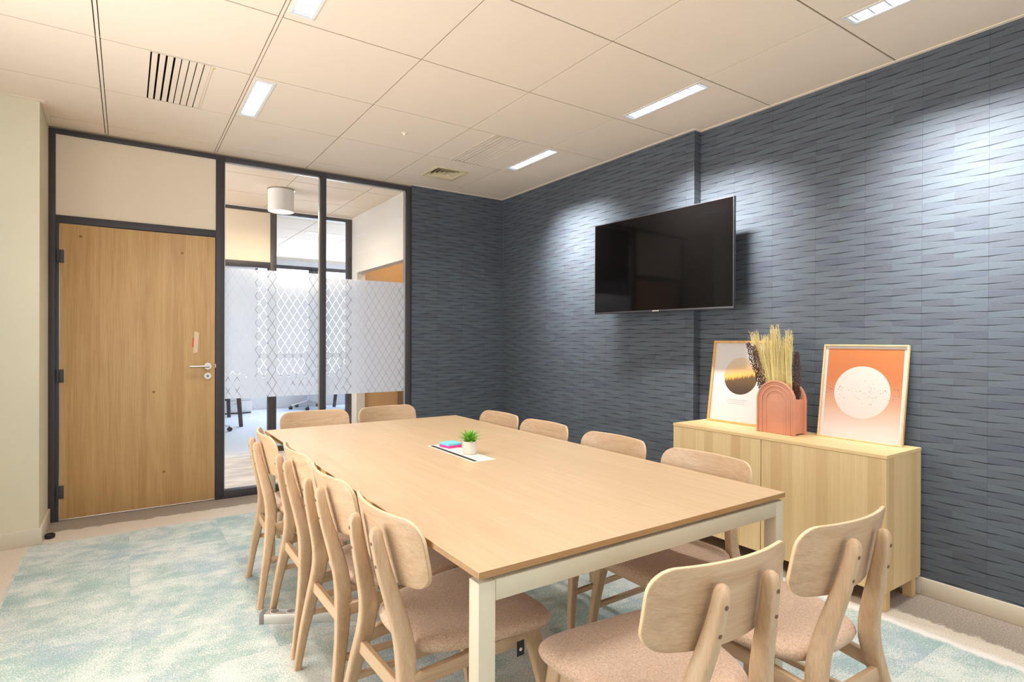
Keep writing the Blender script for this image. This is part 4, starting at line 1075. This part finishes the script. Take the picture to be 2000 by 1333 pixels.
frond(3, (VX - 0.006, 1.835, ST + 0.02), (VX + 0.0, 1.872, 1.342), 280, 0.024, 'tallest yellow dried grass plume in the middle of the vase')
frond(4, (VX + 0.008, 1.820, ST + 0.02), (VX + 0.01, 1.822, 1.275), 260, 0.022, 'yellow dried grass plume, second from the right in the vase')
frond(5, (VX, 1.765, ST + 0.02), (VX + 0.005, 1.790, 1.312), 220, 0.016, 'thin yellow dried grass plume at the right of the vase')
def berry(seed, base, tip, label):
    r = random.Random(seed); B = Vector(base); T = Vector(tip)
    ax = (T - B); Ln = ax.length; ax.normalize(); s1 = ax.cross(Vector((1, 0, 0))).normalized(); s2 = ax.cross(s1)
    m = MB().sweep([B, B + ax * Ln * .5, T], [(0.004, 0.004), (0.003, 0.003), (0.002, 0.002)], 6, 2)
    for i in range(210):
        t = 0.40 + 0.61 * i / 210; a = i * 2.4; rad = 0.017 * (1 - 0.35 * max(0, t - .8) / .2) * r.uniform(0.6, 1.15)
        p = B + ax * Ln * t + s1 * math.cos(a) * rad + s2 * math.sin(a) * rad; s_ = r.uniform(0.0032, 0.0058)
        vs = [p + Vector(q) * s_ for q in ((1, 0, 0), (-1, 0, 0), (0, 1, 0), (0, -1, 0), (0, 0, 1.3), (0, 0, -1.3))]
        m.add(vs, [(0, 2, 4), (2, 1, 4), (1, 3, 4), (3, 0, 4), (2, 0, 5), (1, 2, 5), (3, 1, 5), (0, 3, 5)])
    return tag(m.build('dried_berry_stem', MT['berry']), label, 'dried stem', 'dark dried stems in the vase')
berry(1, (VX + 0.01, 1.872, ST + 0.02), (VX - 0.02, 2.030, 1.238), 'dark brown dried stem leaning out at the far left of the vase')
berry(2, (VX - 0.015, 1.862, ST + 0.02), (VX - 0.045, 1.975, 1.225), 'dark brown dried stem beside the leftmost one, close to the grass')
berry(3, (VX + 0.02, 1.752, ST + 0.02), (VX + 0.03, 1.757, 1.190), 'dark brown dried stem at the right side of the vase, behind the grass')

# ================================================================== TELEVISION
A = Vector((3.055, 3.352)); B = Vector((3.103, 2.146))
tvc = (A + B) / 2; dv = (B - A); TW = dv.length; TH = 0.694
ang = math.atan2(dv.y, dv.x)     # local +x runs toward the camera side
tv = empty('television', (tvc.x, tvc.y, 1.458), ang)
# local -y faces into the room? check: rotate (0,-1) by ang
MB().box(-TW / 2 + 0.006, 0.001, 0.012, TW / 2 - 0.006, 0.006, TH - 0.006).build('screen', MT['screen'], tv)
f = MB()
for q in ((-TW / 2, 0, TW / 2, 0.012), (-TW / 2, TH - 0.006, TW / 2, TH), (-TW / 2, 0.012, -TW / 2 + 0.006, TH - 0.006), (TW / 2 - 0.006, 0.012, TW / 2, TH - 0.006)): f.box(q[0], -0.001, q[1], q[2], 0.022, q[3])
f.build('bezel', MT['tv_bezel'], tv, bevel=0.0012)
MB().box(-TW / 2 + 0.004, 0.0205, 0.006, TW / 2 - 0.004, 0.028, TH - 0.004).box(-TW / 2 + 0.16, 0.028, 0.06, TW / 2 - 0.16, 0.052, TH - 0.2).build('back_cover', MT['black_plastic'], tv, bevel=0.003)
MB().box(-0.03, -0.003, -0.006, 0.03, 0.006, 0.0004).build('logo_tab', MT['black_plastic'], tv, bevel=0.001)
cu = bpy.data.curves.new('brand_lettering', 'FONT'); cu.body = 'SAMSUNG'; cu.size = 0.013; cu.extrude = 0.0003; cu.align_x = 'CENTER'
to = bpy.data.objects.new('tmp', cu); COL.objects.link(to)
bpy.context.view_layer.update()
me = bpy.data.meshes.new_from_object(to.evaluated_get(bpy.context.evaluated_depsgraph_get()))
bpy.data.objects.remove(to); bpy.data.curves.remove(cu)
me.materials.clear(); me.materials.append(MT['white_plastic'])
lt = bpy.data.objects.new('brand_lettering', me); COL.objects.link(lt); lt.parent = tv; lt.location = (0.0, -0.0018, 0.0015); lt.rotation_euler = (R(90), 0, 0)
MB().box(-0.20, 0.052, 0.18, 0.20, 0.062, 0.48).box(-0.05, 0.062, 0.26, 0.05, 0.098, 0.42).box(-0.20, 0.098, 0.20, 0.20, 0.106, 0.46).build('wall_mount', MT['black_plastic'], tv)
tag(tv, 'large black wall-mounted television on the blue wall', 'television')

# ================================================================== SMALL THINGS
# socket bar on the floor under the left chairs
br = empty('socket_bar', (0.486, 2.690, 0.0), -R(29.5))
Lb = 0.62
MB().box(0.018, 0.0, 0.0, Lb, 0.050, 0.044).build('housing', MT['aluminium'], br, bevel=0.003)
MB().box(0.0, -0.001, 0.0, 0.020, 0.051, 0.0455).build('end_cap', MT['grey_plastic'], br, bevel=0.002)
MB().box(Lb - 0.002, -0.001, 0.0, Lb + 0.018, 0.051, 0.0455).build('end_cap', MT['grey_plastic'], br, bevel=0.002)
for i in range(5):
    xx = 0.06 + i * 0.07
    s_ = MB().cyl((xx, 0.025, 0.0442), 0.0205, 0.0012, n=24).build('socket', MT['white_plastic'], br)
    MB().cyl((xx, 0.025, 0.0455), 0.0175, 0.0004, n=24).cyl((xx + 0.009, 0.025, 0.0456), 0.003, 0.0006, n=10).build('socket_recess', MT['grey_plastic'], s_)
tag(br, 'aluminium multi-socket bar lying on the carpet under the door-side chairs', 'power strip')
# door stop ring by the pier
ds = MB().lathe((0, 0, 0), [(0.020, 0.002), (0.024, 0.004), (0.027, 0.014), (0.026, 0.026), (0.020, 0.030), (0.0165, 0.026), (0.0165, 0.004), (0.020, 0.002)], 28).build('door_stop', MT['rubber'], smooth=True)
ds.location = (-0.392, 4.575, 0.0); tag(ds, 'small dark rubber door stop on the carpet beside the pier baseboard', 'door stop')
# masking tape with a red label on the door
tp = empty('masking_tape_strip', (0.438, YB + 0.0028, 1.145))
MB().prism([(-0.014, 0.0), (0.016, 0.004), (0.024, 0.156), (-0.006, 0.166)][::1], -0.0006, 0.0, 'Y').build('strip', MT['tape'], tp)
MB().prism([(-0.022, 0.048), (0.008, 0.046), (0.010, 0.112), (-0.016, 0.116)], -0.00025, -0.0001, 'Y').build('red_label', MT['red_sticker'], tp)
MB().prism([(-0.022, 0.048), (-0.013, 0.047), (-0.0095, 0.113), (-0.016, 0.115)], -0.0009, -0.0006, 'Y').build('red_label_edge', MT['red_sticker'], tp)
tag(tp, 'strip of pale masking tape with a red label stuck above the door handle', 'tape')
